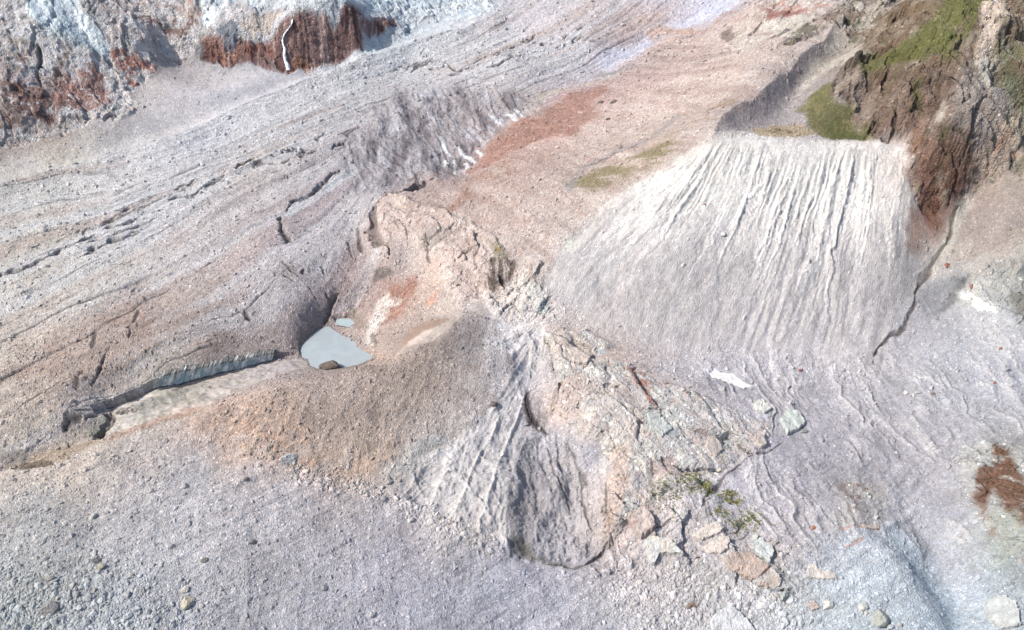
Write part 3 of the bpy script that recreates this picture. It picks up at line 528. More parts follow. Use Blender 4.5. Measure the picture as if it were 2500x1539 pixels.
# moraine wall
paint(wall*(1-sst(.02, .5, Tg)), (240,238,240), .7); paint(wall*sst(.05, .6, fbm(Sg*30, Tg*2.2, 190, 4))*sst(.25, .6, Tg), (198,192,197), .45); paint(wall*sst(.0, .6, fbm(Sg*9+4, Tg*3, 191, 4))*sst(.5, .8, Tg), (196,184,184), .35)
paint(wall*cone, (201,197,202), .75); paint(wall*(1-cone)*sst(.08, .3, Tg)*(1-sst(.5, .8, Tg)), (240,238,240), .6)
paint(wall*np.clip(1-u1/.12, 0, 1)*(w1 < .05)*sst(.1, .3, Tg), (186,186,200), .6); paint(wall*np.clip((u1-.9)/.1, 0, 1)*w1, (184,184,200), .5)  # bluish shade painted into gully floors and creases between cones
rs = 1-sst(.12, .5, r1); paint(ril*rs*(1-wall), (184,184,198), .5); paint(ril*(1-rs)*(1-wall), (220,218,227), .6)
P_([(1660,880),(1740,892),(1800,905),(1850,930),(1800,930),(1720,905)], (216,215,228), .6, 3)
# right-hand corner
P_([(2290,620),(2330,550),(2400,500),(2520,470),(2540,560),(2430,600),(2360,640)], (172,158,158), .6, 6, 1.3, nz(9, 195, -.4, .2)); stroke([(2380,480),(2340,550),(2290,620),(2260,680)], 20, (216,212,206), .7, .7, .8)
stroke([(2225,500),(2245,560),(2220,640)], 14, (166,124,106), .5, 1.6, .9); P_([(2225,720),(2260,690),(2330,675),(2370,680),(2330,740),(2290,790),(2250,790)], (142,144,154), .7, 5, 1); stroke([(2355,680),(2325,735),(2295,780)], 14, (126,130,134), .7, .9, .9)
P_([(2335,720),(2370,715),(2420,745),(2440,765),(2400,760),(2360,740)], (236,236,238), .9, 2, .7); P_([(2480,655),(2510,650),(2510,680),(2478,678)], (118,132,144), .8, 2); P_([(2465,720),(2510,705),(2510,740),(2475,770)], (128,126,120), .75, 2)
P_([(2180,1290),(2230,1330),(2290,1410),(2330,1480),(2350,1560),(2270,1560),(2250,1450),(2200,1370),(2150,1310)], (148,170,192), .75, 7, 1); P_([(1990,1300),(2160,1290),(2260,1400),(2300,1539),(2050,1480),(1980,1400)], (186,197,213), .5, 12)  # first patch: blue shadow of the broad gully, put into the colour
orn = NAT['orange_rock']; paint(orn, (204,206,210), .85); P_([(2430,1080),(2470,1100),(2490,1160),(2510,1180),(2510,1270),(2490,1290),(2450,1250),(2425,1200),(2400,1250),(2372,1215),(2385,1150),(2425,1140)], (128,88,64), .92, 2, .7, nz(4, 196, -.75, -.25, 5, 2.5, .8))
P_([(2385,1230),(2430,1290),(2450,1330),(2430,1330),(2380,1260)], (150,108,84), .7, 2, 1.2, nz(3, 197, -.2, .2)); P_([(2400,1260),(2480,1240),(2510,1350),(2460,1360)], (182,192,186), .6, 3)
P_([(2040,1180),(2150,1170),(2160,1240),(2140,1290),(2030,1290)], (184,180,180), .6, 5); P_([(2048,1190),(2072,1180),(2080,1240),(2050,1240)], (150,120,108), .5, 2, 1.4, nz(3, 198, -.1, .3))
for ln in ([(2045,1285),(2100,1287),(2150,1280)], [(2060,1330),(2110,1318)]): stroke(ln, 6, (196,160,150), .7, .8)
# lower bedrock
bd = NAT['bedrock']; paint(bd, (204,202,206), .65); paint(bd*nz(12, 200, .0, .4, 5), (208,186,180), .5); paint(bd*nz(12, 201, -.02, .4, 5), (198,202,204), .65); paint(bd*nz(8, 205, .12, .4, 5), (232,228,226), .6); paint(bd*nz(9, 202, .1, .5, 5), (176,160,164), .5)
P_([(1365,930),(1400,900),(1450,930),(1440,980),(1420,1030),(1370,1010)], (214,194,190), .6, 5); P_([(1530,900),(1580,910),(1600,950),(1590,970),(1610,990),(1590,985),(1560,940)], (176,124,110), .85, 2.5, 1, nz(5, 203, -.5, 0))
stroke([(1585,965),(1592,985),(1605,995)], 9, (158,104,84), .7, 1.2, .9); P_([(1582,1010),(1620,1015),(1640,1060),(1610,1075),(1580,1050)], (188,202,200), .8, 3); P_([(1465,1060),(1500,1040),(1520,1080),(1505,1130),(1480,1120)], (232,226,222), .85, 2.5)
P_([(1480,1090),(1540,1080),(1530,1180),(1500,1300),(1475,1320),(1480,1200)], (212,188,180), .75, 3); P_([(1580,1140),(1640,1120),(1670,1160),(1620,1175)], (180,158,158), .7, 3); P_([(1400,1080),(1450,1070),(1460,1110),(1420,1160),(1405,1120)], (164,164,180), .75, 4)
P_([(1420,865),(1450,845),(1470,860),(1440,885)], (110,92,90), .7, 1.6, 1.4, nz(3, 204, -.2, .2)); P_([(1450,860),(1468,850),(1480,862),(1460,878)], (222,226,230), .8, 1.4); stroke([(1355,1000),(1362,960),(1370,930)], 9, (140,132,128), .6)
P_([(1340,830),(1390,800),(1440,830),(1430,880),(1360,870)], (216,202,194), .5, 4); P_([(1290,960),(1345,930),(1350,1000),(1320,1030),(1290,1010)], (170,166,172), .5, 4)
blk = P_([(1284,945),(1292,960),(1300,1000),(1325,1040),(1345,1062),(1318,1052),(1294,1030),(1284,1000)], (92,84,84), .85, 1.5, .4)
P_([(1252,1130),(1290,1110),(1330,1180),(1320,1260),(1270,1300),(1245,1240)], (164,161,168), .5, 7, 1); P_([(1250,1320),(1275,1312),(1310,1350),(1370,1380),(1330,1370),(1270,1355)], (106,104,102), .6, 3, 1.2)  # first patch: shade of the hollow beside the fan, darkened in colour
# knobs
kb = NAT['knobs']; paint(kb, (219,201,199), .75); paint(kb*nz(7, 206, -.0, .4, 5, 2.5, .9), (172,150,146), .55); paint(kb*nz(6, 207, .1, .4, 5, 2.5, .9), (226,214,208), .6)
P_([(1192,655),(1200,630),(1250,615),(1262,640),(1245,680),(1220,705),(1185,700)], (98,84,76), .85, 1.6, .9, nz(3.2, 208, -.35, .0, 4, 4, .1)); P_([(1010,560),(1060,555),(1130,570),(1080,590),(1030,600)], (150,138,138), .55, 3, 1.2)
P_([(1190,600),(1230,590),(1260,610),(1220,620)], (140,136,108), .7, 2.5, 1.3); stroke([(1215,608),(1225,604)], 8, (190,160,90), .7); P_([(1040,735),(1055,725),(1068,735),(1050,745)], (226,166,140), .8, 2.5)
P_([(930,720),(970,690),(1010,660),(1020,680),(990,730),(960,780),(935,785),(915,760)], (168,118,102), .75, 4, 1.3, nz(6, 209, -.5, .1)); P_([(915,735),(940,715),(975,725),(945,745),(930,800),(915,840),(900,830)], (232,226,224), .8, 2, 1.2, nz(5, 210, -.6, -.05))
P_([(1270,650),(1320,690),(1335,720),(1300,740)], (206,216,216), .5, 4); P_([(1315,755),(1345,752),(1350,770),(1320,775)], (178,196,200), .8, 1.5, .8); P_([(1365,575),(1410,570),(1430,600),(1385,615)], (226,228,222), .7, 2, 1.2)
kr = NAT['knob_right']; paint(kr*nz(6, 211, -.1, .4), (232,226,224), .6)
P_([(910,668),(920,655),(945,650),(958,660),(935,685),(905,700)], (122,114,112), .8, 1.5, .6); P_([(868,752),(895,770),(905,790),(870,800),(858,775)], (138,128,118), .6, 2); P_([(912,812),(925,805),(925,835),(912,850)], (120,112,104), .7, 1.5)
paint(lens, (176,166,160), .95); paint(lens*pmask([(960,875),(985,828),(1000,803),(1040,785),(1090,770),(1100,776),(1060,800),(1030,812),(1010,835),(985,850)], 1.5, .3), (158,134,122), .9)
P_([(1000,838),(1040,812),(1060,806),(1035,835),(1005,850)], (222,204,196), .8, 1.2, .5)
P_([(875,835),(905,850),(930,860),(1000,880),(940,905),(880,890)], (206,180,170), .6, 4)
# mound, fan
paint(mound, (186,172,167), .35); paint(mound*nz(9, 215, -.1, .4), (152,138,134), .55); paint(pmask([(500,1020),(600,985),(720,1010),(800,1100),(900,1120),(1000,1090),(960,1145),(800,1150),(560,1110)], 14)*nz(8, 216, -.35, .15), (200,168,148), .7)
P_([(1110,800),(1150,770),(1190,780),(1190,850),(1140,880),(1100,840)], (144,138,142), .6, 6); P_([(930,1130),(1060,1060),(1130,1060),(1030,1130),(960,1180)], (190,192,196), .7, 5)
paint(fan, (222,219,223), .65); P_([(1250,870),(1275,880),(1290,930),(1285,985),(1270,950),(1255,900)], (176,180,202), .65, 4); paint(fan*(1-sst(.1, .45, rdf)), (184,181,190), .5)
P_([(1180,830),(1300,810),(1360,820),(1280,850),(1190,860)], (224,222,230), .6, 3)
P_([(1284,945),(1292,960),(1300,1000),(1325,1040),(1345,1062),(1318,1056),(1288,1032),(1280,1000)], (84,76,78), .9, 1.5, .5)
P_([(1245,1120),(1290,1100),(1325,1170),(1330,1240),(1290,1300),(1240,1290),(1232,1200)], (158,155,162), .45, 6, 1, nz(8, 262, -.5, .1, 5, 2)); P_([(1250,1315),(1280,1312),(1310,1350),(1380,1385),(1330,1372),(1262,1352)], (104,102,98), .7, 3, 1.3)  # first patch: more painted shade in the hollow right of the fan
P_([(1335,950),(1352,925),(1365,930),(1350,1000),(1335,1040),(1310,1035),(1325,990)], (132,126,126), .6, 3, 1.4, nz(3.5, 263, -.4, .1)); P_([(1408,1155),(1420,1160),(1430,1190),(1418,1192)], (96,92,94), .8, 2, 1.)
P_([(1330,880),(1350,890),(1365,930),(1350,960),(1330,930)], (190,188,192), .5, 3)
# dark streaks, silt plain, banks
P_([(330,985),(420,945),(520,918),(480,975),(400,1000),(350,1000)], (150,147,140), .65, 3, .8); paint(sp_*nz(6, 631, -.1, .25, 5, .5), (150,146,140), .6); paint(sp_*nz(4, 632, .1, .35, 5, .5), (208,204,200), .5); P_([(580,905),(690,880),(745,890),(700,905),(620,930)], (186,178,182), .6, 3)
P_([(200,1070),(215,1050),(240,1030),(268,1010),(262,1035),(240,1070)], (150,154,146), .8, 2, .8); P_([(160,1090),(240,1075),(250,1080),(150,1125),(50,1140),(60,1120)], (180,160,140), .7, 3, 1); P_([(35,1142),(60,1132),(130,1125),(135,1133),(60,1148)], (112,96,82), .8, 1.5, .5)
P_([(430,1015),(475,985),(490,990),(450,1020),(300,1075),(250,1085),(260,1065)], (178,142,124), .6, 2.5, 1.2)
P_([(0,1110),(60,1115),(40,1140),(0,1150)], (110,102,100), .6, 2)
# upper left rock walls
rl = NAT['rock_left']; paint(rl, (206,202,206), .35); paint(rl*nz(16, 220, .02, .35, 5, .5), (150,128,122), .4); paint(rl*nz(13, 221, .0, .35, 5, .5), (206,206,212), .65); paint(rl*nz(9, 222, .15, .4), (120,128,130), .6)
RB, RC = (120,74,68), (142,84,68)
for p, c, a in (([(0,210),(60,215),(130,225),(135,270),(60,275),(0,262)], (98,66,60), .85), ([(120,170),(130,145),(200,125),(200,150),(150,175),(130,205),(110,210)], (122,98,82), .75), ([(110,200),(200,190),(260,210),(280,230),(250,250),(140,265),(120,230)], (158,108,98), .8),
    ([(150,232),(162,225),(170,258),(150,260)], (86,56,60), .8), ([(168,232),(175,225),(180,255),(172,258)], (86,56,60), .7), ([(290,155),(320,140),(375,160),(370,170),(300,180)], (168,98,76), .85), ([(350,128),(370,125),(370,142),(352,138)], (150,104,84), .8),
    ([(325,65),(380,52),(450,60),(470,45),(478,80),(440,100),(400,105),(380,88),(340,70)], (112,78,74), .85), ([(380,20),(430,15),(440,35),(400,28)], (152,116,104), .7), ([(450,30),(470,20),(470,45),(455,40)], (196,138,122), .7), ([(5,20),(55,10),(60,45),(20,50)], (122,118,122), .6),
    ([(20,135),(50,135),(55,158),(20,155)], (130,104,94), .7), ([(0,75),(30,80),(85,105),(80,118),(20,100)], (130,122,108), .6), ([(0,250),(40,262),(80,290),(40,300),(0,290)], (108,92,90), .6), ([(215,175),(270,190),(280,220),(230,225)], (120,78,72), .7),
    ([(460,50),(490,35),(500,60),(480,78)], (140,108,96), .7), ([(190,252),(240,250),(240,262),(190,264)], (150,92,80), .7), ([(60,300),(100,318),(80,330),(20,320)], (120,126,126), .5)):
    P_(p, [.8*v+.2*w_ for v, w_ in zip(c, (150,132,128))], a, 2.2, 1.4, nz(4.5, 260, -.55, .05, 5, .6))
paint(cliff, (138,106,104), .92); P_([(575,60),(600,25),(650,15),(690,40),(660,80),(620,80),(600,75)], (188,176,170), .8, 2, .6); P_([(490,105),(560,98),(590,105),(590,150),(495,152)], (156,112,98), .8, 1.5, .8)
P_([(595,115),(640,110),(670,105),(680,160),(600,156)], (146,100,90), .8, 2, .5); P_([(690,120),(760,125),(750,158),(705,165)], (176,124,92), .7, 3, .8); P_([(640,150),(690,142),(695,172),(650,168)], (82,60,54), .8, 2, .5)
P_([(795,20),(840,8),(880,40),(890,90),(860,120),(800,110)], (106,80,82), .6, 3); P_([(850,140),(890,130),(880,120),(800,145)], (98,72,58), .6, 2)
cs = sst(.1, .4, fbm(X/3.2, Y/30, 231, 4)); paint(cliff*cs, (196,176,174), .7); cs = sst(.1, .4, fbm(X/4, Y/30+5, 232, 4)); paint(cliff*cs, (84,62,62), .65)
P_([(530,90),(545,72),(570,68),(590,88),(575,102),(545,98)], (96,112,132), .75, 2, 1.1); P_([(475,115),(500,118),(498,150),(478,148)], (128,134,144), .8, 1.5, .5); P_([(905,60),(930,55),(965,40),(968,60),(935,78)], (92,62,56), .7, 1.5, .6)
# ice: hanging tongue, avalanche cone, icefall
tongueP = [(62,-30),(70,10),(85,40),(130,75),(200,100),(240,125),(262,150),(275,152),(276,120),(255,90),(225,55),(195,20),(178,-30)]
tong = pmask(tongueP, 2, .5); paint(tong, (196,210,222), .95); c_, s_ = math.cos(.9), math.sin(.9)
paint(tong*nz(3.2, 240, -.05, .2, 5, 6, .75), (142,162,182), .85); P_([(160,20),(190,15),(235,75),(258,105),(245,112),(200,70)], (226,234,243), .85, 2, .6); P_([(75,30),(120,60),(190,88),(240,122),(262,150),(230,130),(120,85)], (164,178,186), .7, 2, .7)
iceP = [(480,-30),(500,20),(495,60),(510,75),(535,60),(545,30),(570,14),(640,10),(700,30),(720,45),(745,30),(800,18),(830,18),(845,5),(868,5),(885,38),(930,28),(968,30),(975,50),(940,85),(905,95),(895,120),(880,140),(940,118),(985,100),(1010,70),(1070,45),(1130,60),(1205,20),(1210,-30)]
icef = pmask(iceP, 2, .6); paint(icef, (206,216,228), .9); paint(icef*nz(7, 242, .0, .35, 5), (160,182,204), .75); paint(icef*nz(5, 243, .1, .4, 5), (236,242,248), .85); paint(icef*nz(11, 244, .15, .4, 5), (176,176,186), .6)
P_([(840,-20),(870,0),(900,35),(960,25),(975,-20)], (206,228,240), .6, 3); P_([(510,20),(545,20),(530,60),(508,65)], (238,246,252), .8, 2, .8); P_([(895,95),(920,85),(940,110),(920,135),(885,140)], (216,230,242), .8, 2, .7); P_([(1000,-20),(1090,-20),(1080,20),(1010,30)], (186,204,224), .6, 4)
P_([(650,158),(700,178),(740,165),(720,195),(680,200),(655,180)], (184,184,198), .4, 4)  # shadow of the cliff alcove painted onto the talus
paint(flm, (132,120,116), .35)
rim = pmask([(x+(x-822)*.13, y+(y-842)*.13) for x, y in pondP], 3, .5); paint(rim, (142,134,128), .55)
# wet, dark debris inside every crack
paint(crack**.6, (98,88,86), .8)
r_ = fbm(X/2.6, Y/2.6, 250, 4, .65); COL *= (1+.16*r_)[..., None]; r_ = fbm(X/11, Y/11, 251, 4, .6); COL *= (1+.12*r_)[..., None]
COL *= (1-.19*np.clip(pmask([(2120,925),(2225,480),(2262,522),(2480,420),(2620,410),(2620,1500),(2420,1450),(2330,1420),(2150,1280),(1980,1330),(1800,1290),(1740,1210),(1900,1090),(1880,1000),(1700,930),(1800,915)], 10, .3), 0, 1))[..., None]
COL *= (1+.22*NAT['rock_left'])[..., None]; COL *= (1-.16*np.clip(rdg0, 0, 1)*(1-hollow))[..., None]
rdgx = 0
# slanting lines of coarser and finer debris on the near slope
fgm = sst(470, 380, Y)*np.ones(X.shape, F) if False else (1-sst(330, 420, Y))
ang_ = .5; st_ = fbm((X*math.cos(ang_)+Y*math.sin(ang_))/22, (-X*math.sin(ang_)+Y*math.cos(ang_))/3.2, 620, 4, .6); COL *= (1+.13*st_*fgm)[..., None]
st_ = fbm(X/16+7, Y/34, 621, 4, .55); COL *= (1+.16*st_*fgm)[..., None]
COL = np.clip(COL, .015, .72)
print('colour', time.time()-T0)
# ---------------------------------------------------------------- materials
def new_mat(name):
    m = bpy.data.materials.new(name); m.use_nodes = True; n = m.node_tree.nodes; l = m.node_tree.links
    b = n['Principled BSDF']; return m, n, l, b
def ground_mat(name, s1=1.1, con=.3, bump=.5, rough=.95, spk=.05, veins=0., spec=.2, grain=.16, tint=.06):
    m, n, l, b = new_mat(name)
    at_ = n.new('ShaderNodeAttribute'); at_.attribute_name = 'Col'
    geo = n.new('ShaderNodeNewGeometry')
    def mth(op, a, b_=None, c=None):
        q = n.new('ShaderNodeMath'); q.operation = op
        for i, v in enumerate((a, b_, c)):
            if v is None: continue
            if isinstance(v, (int, float)): q.inputs[i].default_value = v
            else: l.new(v, q.inputs[i])
        return q.outputs[0]
    def vor(sz, feat='F1'):
        v = n.new('ShaderNodeTexVoronoi'); v.feature = feat; v.inputs['Scale'].default_value = 1/sz; l.new(geo.outputs['Position'], v.inputs['Vector']); return v
    def noi(sz, det=4., r=.6):
        v = n.new('ShaderNodeTexNoise'); v.inputs['Scale'].default_value = 1/sz; v.inputs['Detail'].default_value = det; v.inputs['Roughness'].default_value = r
        l.new(geo.outputs['Position'], v.inputs['Vector']); return v.outputs['Fac']
    va = vor(s1); vb = vor(s1*.45)
    sa = n.new('ShaderNodeSeparateColor'); l.new(va.outputs['Color'], sa.inputs[0]); sb = n.new('ShaderNodeSeparateColor'); l.new(vb.outputs['Color'], sb.inputs[0])
    f = mth('MULTIPLY_ADD', mth('SUBTRACT', sa.outputs[0], .5), con, 1.)
    f = mth('MULTIPLY', f, mth('MULTIPLY_ADD', mth('SUBTRACT', sb.outputs[0], .5), con*.8, 1.))
    f = mth('MULTIPLY', f, mth('MULTIPLY_ADD', mth('SUBTRACT', noi(2.8, 6, .7), .5), grain*4, 1.))
    f = mth('MULTIPLY', f, mth('MULTIPLY_ADD', mth('SUBTRACT', noi(24, 5), .5), .35, 1.))
    light = mth('MULTIPLY', mth('GREATER_THAN', sa.outputs[1], 1-spk), .75)          # a few fresh pale stones
    dark = mth('MULTIPLY', mth('GREATER_THAN', sb.outputs[1], 1-spk), .5)
    f = mth('MULTIPLY', mth('ADD', f, light), mth('SUBTRACT', 1., dark))
    vs = n.new('ShaderNodeVectorMath'); vs.operation = 'SCALE'; l.new(at_.outputs['Color'], vs.inputs[0]); l.new(f, vs.inputs['Scale'])
    tn = n.new('ShaderNodeCombineColor'); a = mth('MULTIPLY', mth('SUBTRACT', sa.outputs[2], .5), tint*2)
    l.new(mth('ADD', 1., a), tn.inputs[0]); tn.inputs[1].default_value = 1.; l.new(mth('SUBTRACT', 1., a), tn.inputs[2])
    vm = n.new('ShaderNodeVectorMath'); vm.operation = 'MULTIPLY'; l.new(vs.outputs[0], vm.inputs[0]); l.new(tn.outputs[0], vm.inputs[1])
    l.new(vm.outputs[0], b.inputs['Base Color'])
    h = mth('ADD', mth('MULTIPLY', va.outputs['Distance'], -.6*s1), mth('MULTIPLY', vb.outputs['Distance'], -.35*s1))
    h = mth('ADD', h, mth('MULTIPLY', noi(s1*1.3, 6, .75), s1*.9))
    if veins:
        h = mth('ADD', h, mth('MULTIPLY', noi(4.5, 8, .7), veins))
    bp = n.new('ShaderNodeBump'); bp.inputs['Strength'].default_value = bump; bp.inputs['Distance'].default_value = 1.; l.new(h, bp.inputs['Height']); l.new(bp.outputs[0], b.inputs['Normal'])
    b.inputs['Roughness'].default_value = rough; b.inputs['Specular IOR Level'].default_value = spec
    return m
M_GRAVEL = ground_mat('coarse_gravel', .85, .34, 1.0, spk=.02, grain=.26)
M_FINE = ground_mat('fine_gravel', .8, .3, .9, spk=.01, grain=.2)
M_ROCK = ground_mat('bedrock', 1.6, .16, .9, spk=.02, veins=1.6, grain=.2, tint=.05)
M_ICE = ground_mat('dirty_ice', 1.6, .1, .7, rough=.55, spk=.01, veins=2.2, spec=.4, grain=.12, tint=.02)
M_TILL = ground_mat('eroded_till', .8, .2, .9, spk=.005, veins=1.0, grain=.17, tint=.03)
M_SILT = ground_mat('wet_silt', 2.2, .06, .15, rough=.7, spk=.0, grain=.05, tint=.02)
M_GRASS = ground_mat('alpine_grass', .8, .3, .6, spk=.03, grain=.3)

# ---------------------------------------------------------------- terrain pieces cut out of the one surface
COLLN = S.collection
def tag(o, label=None, cat=None, group=None, kind=None):
    for k, v in (('label', label), ('category', cat), ('group', group), ('kind', kind)):
        if v: o[k] = v
    return o
def build(name, V, Fc, mat, col=None, smooth=True, parent=None, offs=None):
    me = bpy.data.meshes.new(name); V = np.asarray(V, F).reshape(-1, 3)
    me.vertices.add(len(V)); me.vertices.foreach_set('co', V.ravel())
    Fc = np.asarray(Fc, np.int32); k = Fc.shape[1]
    me.loops.add(Fc.size); me.loops.foreach_set('vertex_index', Fc.ravel())
    me.polygons.add(len(Fc)); me.polygons.foreach_set('loop_start', np.arange(0, Fc.size, k, dtype=np.int32))
    me.polygons.foreach_set('loop_total', np.full(len(Fc), k, np.int32)); me.polygons.foreach_set('use_smooth', np.full(len(Fc), smooth, bool))
    me.update(calc_edges=True); me.validate()
    if col is not None:
        a = me.color_attributes.new('Col', 'FLOAT_COLOR', 'POINT'); c = np.ones((len(V), 4), F); c[:, :3] = col; a.data.foreach_set('color', c.ravel())
    me.materials.append(mat); o = bpy.data.objects.new(name, me); COLLN.objects.link(o)
    if parent: o.parent = parent
    return o
idm = np.zeros((NR, NC), np.int32)
REG = [('ground', M_GRAVEL, None), ('glacier', M_GRAVEL, glac), ('talus_slope', M_FINE, None), ('rock_wall', M_ROCK, NAT['rock_left']), ('icefall', M_ICE, icef+tong), ('moraine_slope', M_TILL, wall),
       ('moraine_ridge', M_GRAVEL, None), ('hillside', M_ROCK, NAT['hill']), ('grass', M_GRASS, mead), ('bedrock_knoll', M_ROCK, kb+kr), ('bedrock', M_ROCK, bd+NAT['bedrock_low']), ('gravel_mound', M_GRAVEL, mound),
       ('outwash_fan', M_TILL, fan+gul), ('silt_plain', M_SILT, None), ('rocky_outcrop', M_ROCK, NAT['outcrop_top']), ('stained_bedrock', M_ROCK, orn), ('scree_slope', M_FINE, None), ('rock_buttress', M_ROCK, NAT['right_rock'])]
rid = {n: i for i, (n, _, _) in enumerate(REG)}
idm[pmask([(-60,470),(0,464),(430,340),(750,202),(1100,82),(1230,-40),(-60,-40)], .5, .12, ) > .5] = rid['talus_slope']
idm[(Y > 700) & (X < -40) & (glac < .5)] = rid['talus_slope']
rdg = pmask([(1160,398),(1250,312),(1350,252),(1480,192),(1600,118),(1700,78),(1850,-40),(2060,-40),(2045,60),(1950,150),(1850,235),(2000,320),(1850,338),(1752,336),(1700,362),(1480,510),(1380,600),(1320,690),(1180,560),(960,468),(1100,435)], .5, .2)
idm[rdg > .5] = rid['moraine_ridge']; idm[hollow > .5] = rid['moraine_ridge']
scr = pmask([(2120,925),(2225,480),(2262,522),(2480,420),(2620,410),(2620,1090),(2300,1110),(2420,1350),(2330,1420),(2150,1280),(1980,1330),(1800,1290),(1740,1210),(1900,1090),(1880,1000),(1700,930),(1800,915)], .5, .3)
idm[scr > .5] = rid['scree_slope']
silt = pmask([(290,990),(330,972),(450,932),(550,906),(640,882),(735,872),(755,895),(600,945),(470,1005),(300,1060),(250,1070),(270,1010)], 1.2, .5)
for nme, _, m in REG:
    if m is not None: idm[m > .5] = rid[nme]
idm[(silt > .5) | (lens > .5)] = rid['silt_plain']
# despeckle the ids a little so that each piece is one region
for _ in range(3):
    s_ = np.stack([np.roll(idm, (a, b), (0, 1)) for a, b in ((0, 0), (3, 0), (-3, 0), (0, 3), (0, -3))]); agree = (s_[1:] == s_[0]).sum(0)
    maj = np.where((s_[1] == s_[2]) | (s_[1] == s_[3]), s_[1], s_[2]); idm = np.where(agree < 1, maj, idm)
# steep ground gets true sideways relief so that faces are not plain drapes
gy_, gx_ = np.gradient(Z); dxu = np.gradient(X, axis=1); dyv = np.gradient(Y, axis=0)
sx = gx_/np.maximum(dxu, .05); sy = (gy_)/np.maximum(dyv, .05); steep = np.clip((np.hypot(sx, sy)-.6)/1.2, 0, 1)
nn = np.sqrt(1+sx*sx+sy*sy)
hz = (1.3*fbm((X+Z)/6, (Z*1.3-X*.3+Y*.2)/9, 300, 6, .62)*1.6+.5*ridged(X/3, Z/3+Y/9, 301, 3)-.2)*steep*np.isin(idm, [rid['rock_wall'], rid['hillside'], rid['bedrock'], rid['bedrock_knoll'], rid['icefall'], rid['rocky_outcrop']])
XD = (X-hz*np.clip(sx, -3, 3)/nn*1.2).astype(F); YD = (Y-hz*np.clip(sy, -3, 3)/nn*1.2).astype(F); ZD = (Z+hz/nn*.5).astype(F)
ALLV = np.stack([XD, YD, ZD], -1).reshape(-1, 3); ALLC = COL.reshape(-1, 3)
fj, fi = np.meshgrid(np.arange(NR-1), np.arange(NC-1), indexing='ij'); base_i = (fj*NC+fi).ravel()
QUADS = np.stack([base_i, base_i+1, base_i+NC+1, base_i+NC], 1); fid = idm[:-1, :-1].ravel()
# normals of the whole surface, so that the pieces shade without a seam
remap = np.full(NR*NC, -1, np.int64)
tu = np.diff(ALLV.reshape(NR, NC, 3), axis=1, append=2*ALLV.reshape(NR, NC, 3)[:, -1:]-ALLV.reshape(NR, NC, 3)[:, -2:-1])
tv = np.gradient(ALLV.reshape(NR, NC, 3), axis=0); tu = np.gradient(ALLV.reshape(NR, NC, 3), axis=1)
ALLN = np.cross(tu, tv); ALLN /= np.linalg.norm(ALLN, axis=-1, keepdims=True)+1e-9; ALLN = ALLN.reshape(-1, 3)
for nme, mt, _ in REG:
    q = QUADS[fid == rid[nme]]
    if not len(q): print('EMPTY', nme); continue
    used = np.unique(q); remap[used] = np.arange(len(used))
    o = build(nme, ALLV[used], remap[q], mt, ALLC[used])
    o.data.normals_split_custom_set_from_vertices(ALLN[used].tolist())
    tag(o, kind='stuff' if nme == 'grass' else 'structure')
    if nme == 'grass': tag(o, 'deep green alpine meadow in the hollow behind the moraine crest', 'grass')
print('terrain', time.time()-T0)

# ---------------------------------------------------------------- water
def water(name, poly, z, col, ro=.08, grow=3.):
    P = cast(poly); c = P.mean(0); P = c+(P-c)*(1+grow/np.hypot(*(P-c).T)[:, None])
    V = [(c[0], c[1], z)]+[(x, y, z) for x, y in P]; n_ = len(P)
    m, n, l, b = new_mat(name+'_milky_water'); b.inputs['Base Color'].default_value = (*alb(col), 1); b.inputs['Roughness'].default_value = ro; b.inputs['Specular IOR Level'].default_value = .35
    ns = n.new('ShaderNodeTexNoise'); ns.inputs['Scale'].default_value = .9; ns.inputs['Detail'].default_value = 3; bp = n.new('ShaderNodeBump'); bp.inputs['Strength'].default_value = .12; bp.inputs['Distance'].default_value = .1
    l.new(ns.outputs['Fac'], bp.inputs['Height']); l.new(bp.outputs[0], b.inputs['Normal'])
    n2_ = n.new('ShaderNodeTexNoise'); n2_.inputs['Scale'].default_value = .07; n2_.inputs['Detail'].default_value = 3; n2_.inputs['Distortion'].default_value = 1.2; mx = n.new('ShaderNodeValToRGB'); mx.color_ramp.elements[0].position = .35; mx.color_ramp.elements[1].position = .65; mx.color_ramp.elements[0].color = (*(alb(col)*.88), 1); mx.color_ramp.elements[1].color = (*(alb(col)*.98), 1)
    g_ = n.new('ShaderNodeNewGeometry'); l.new(g_.outputs['Position'], n2_.inputs['Vector']); l.new(n2_.outputs['Fac'], mx.inputs[0]); l.new(mx.outputs[0], b.inputs['Base Color'])
    return tag(build(name, V, [(0, 1+i, 1+(i+1) % n_) for i in range(n_)], m, smooth=False), kind='structure')
water('pond', pondP, 11.9, (178, 190, 200)); water('meltwater_pool', pool2, 12.6, (184, 202, 210))

# ---------------------------------------------------------------- ice wall at the foot of the glacier
iw_t = [(384,925),(410,915),(435,908),(450,905),(480,900),(520,892),(550,885),(600,876),(640,866),(668,862)]
iw_b = [(372,944),(402,940),(432,936),(450,931),(480,922),(520,911),(550,905),(600,892),(640,882),(664,876)]
def resamp(P, n):
    P = np.asarray(P, float); s = np.r_[0, np.cumsum(np.hypot(*(P[1:, :2]-P[:-1, :2]).T))]; q = np.linspace(0, s[-1], n)
    return np.stack([np.interp(q, s, P[:, k]) for k in range(P.shape[1])], 1)
NT, NB_ = 260, 26
T2 = resamp(iw_t, NT); B2 = resamp(iw_b, NT); tw = cast(T2)
zt = samp(Z, tw[:, 0], tw[:, 1]+1.2); D0 = tw[:, 1]-3.0
top = np.stack([kx(T2[:, 0], T2[:, 1])*D0, D0, CAM_Z-D0*tanv(T2[:, 1])], 1)
Db = D0-1.2; bot = np.stack([kx(B2[:, 0], B2[:, 1])*Db, Db, CAM_Z-Db*tanv(B2[:, 1])-1.2], 1)
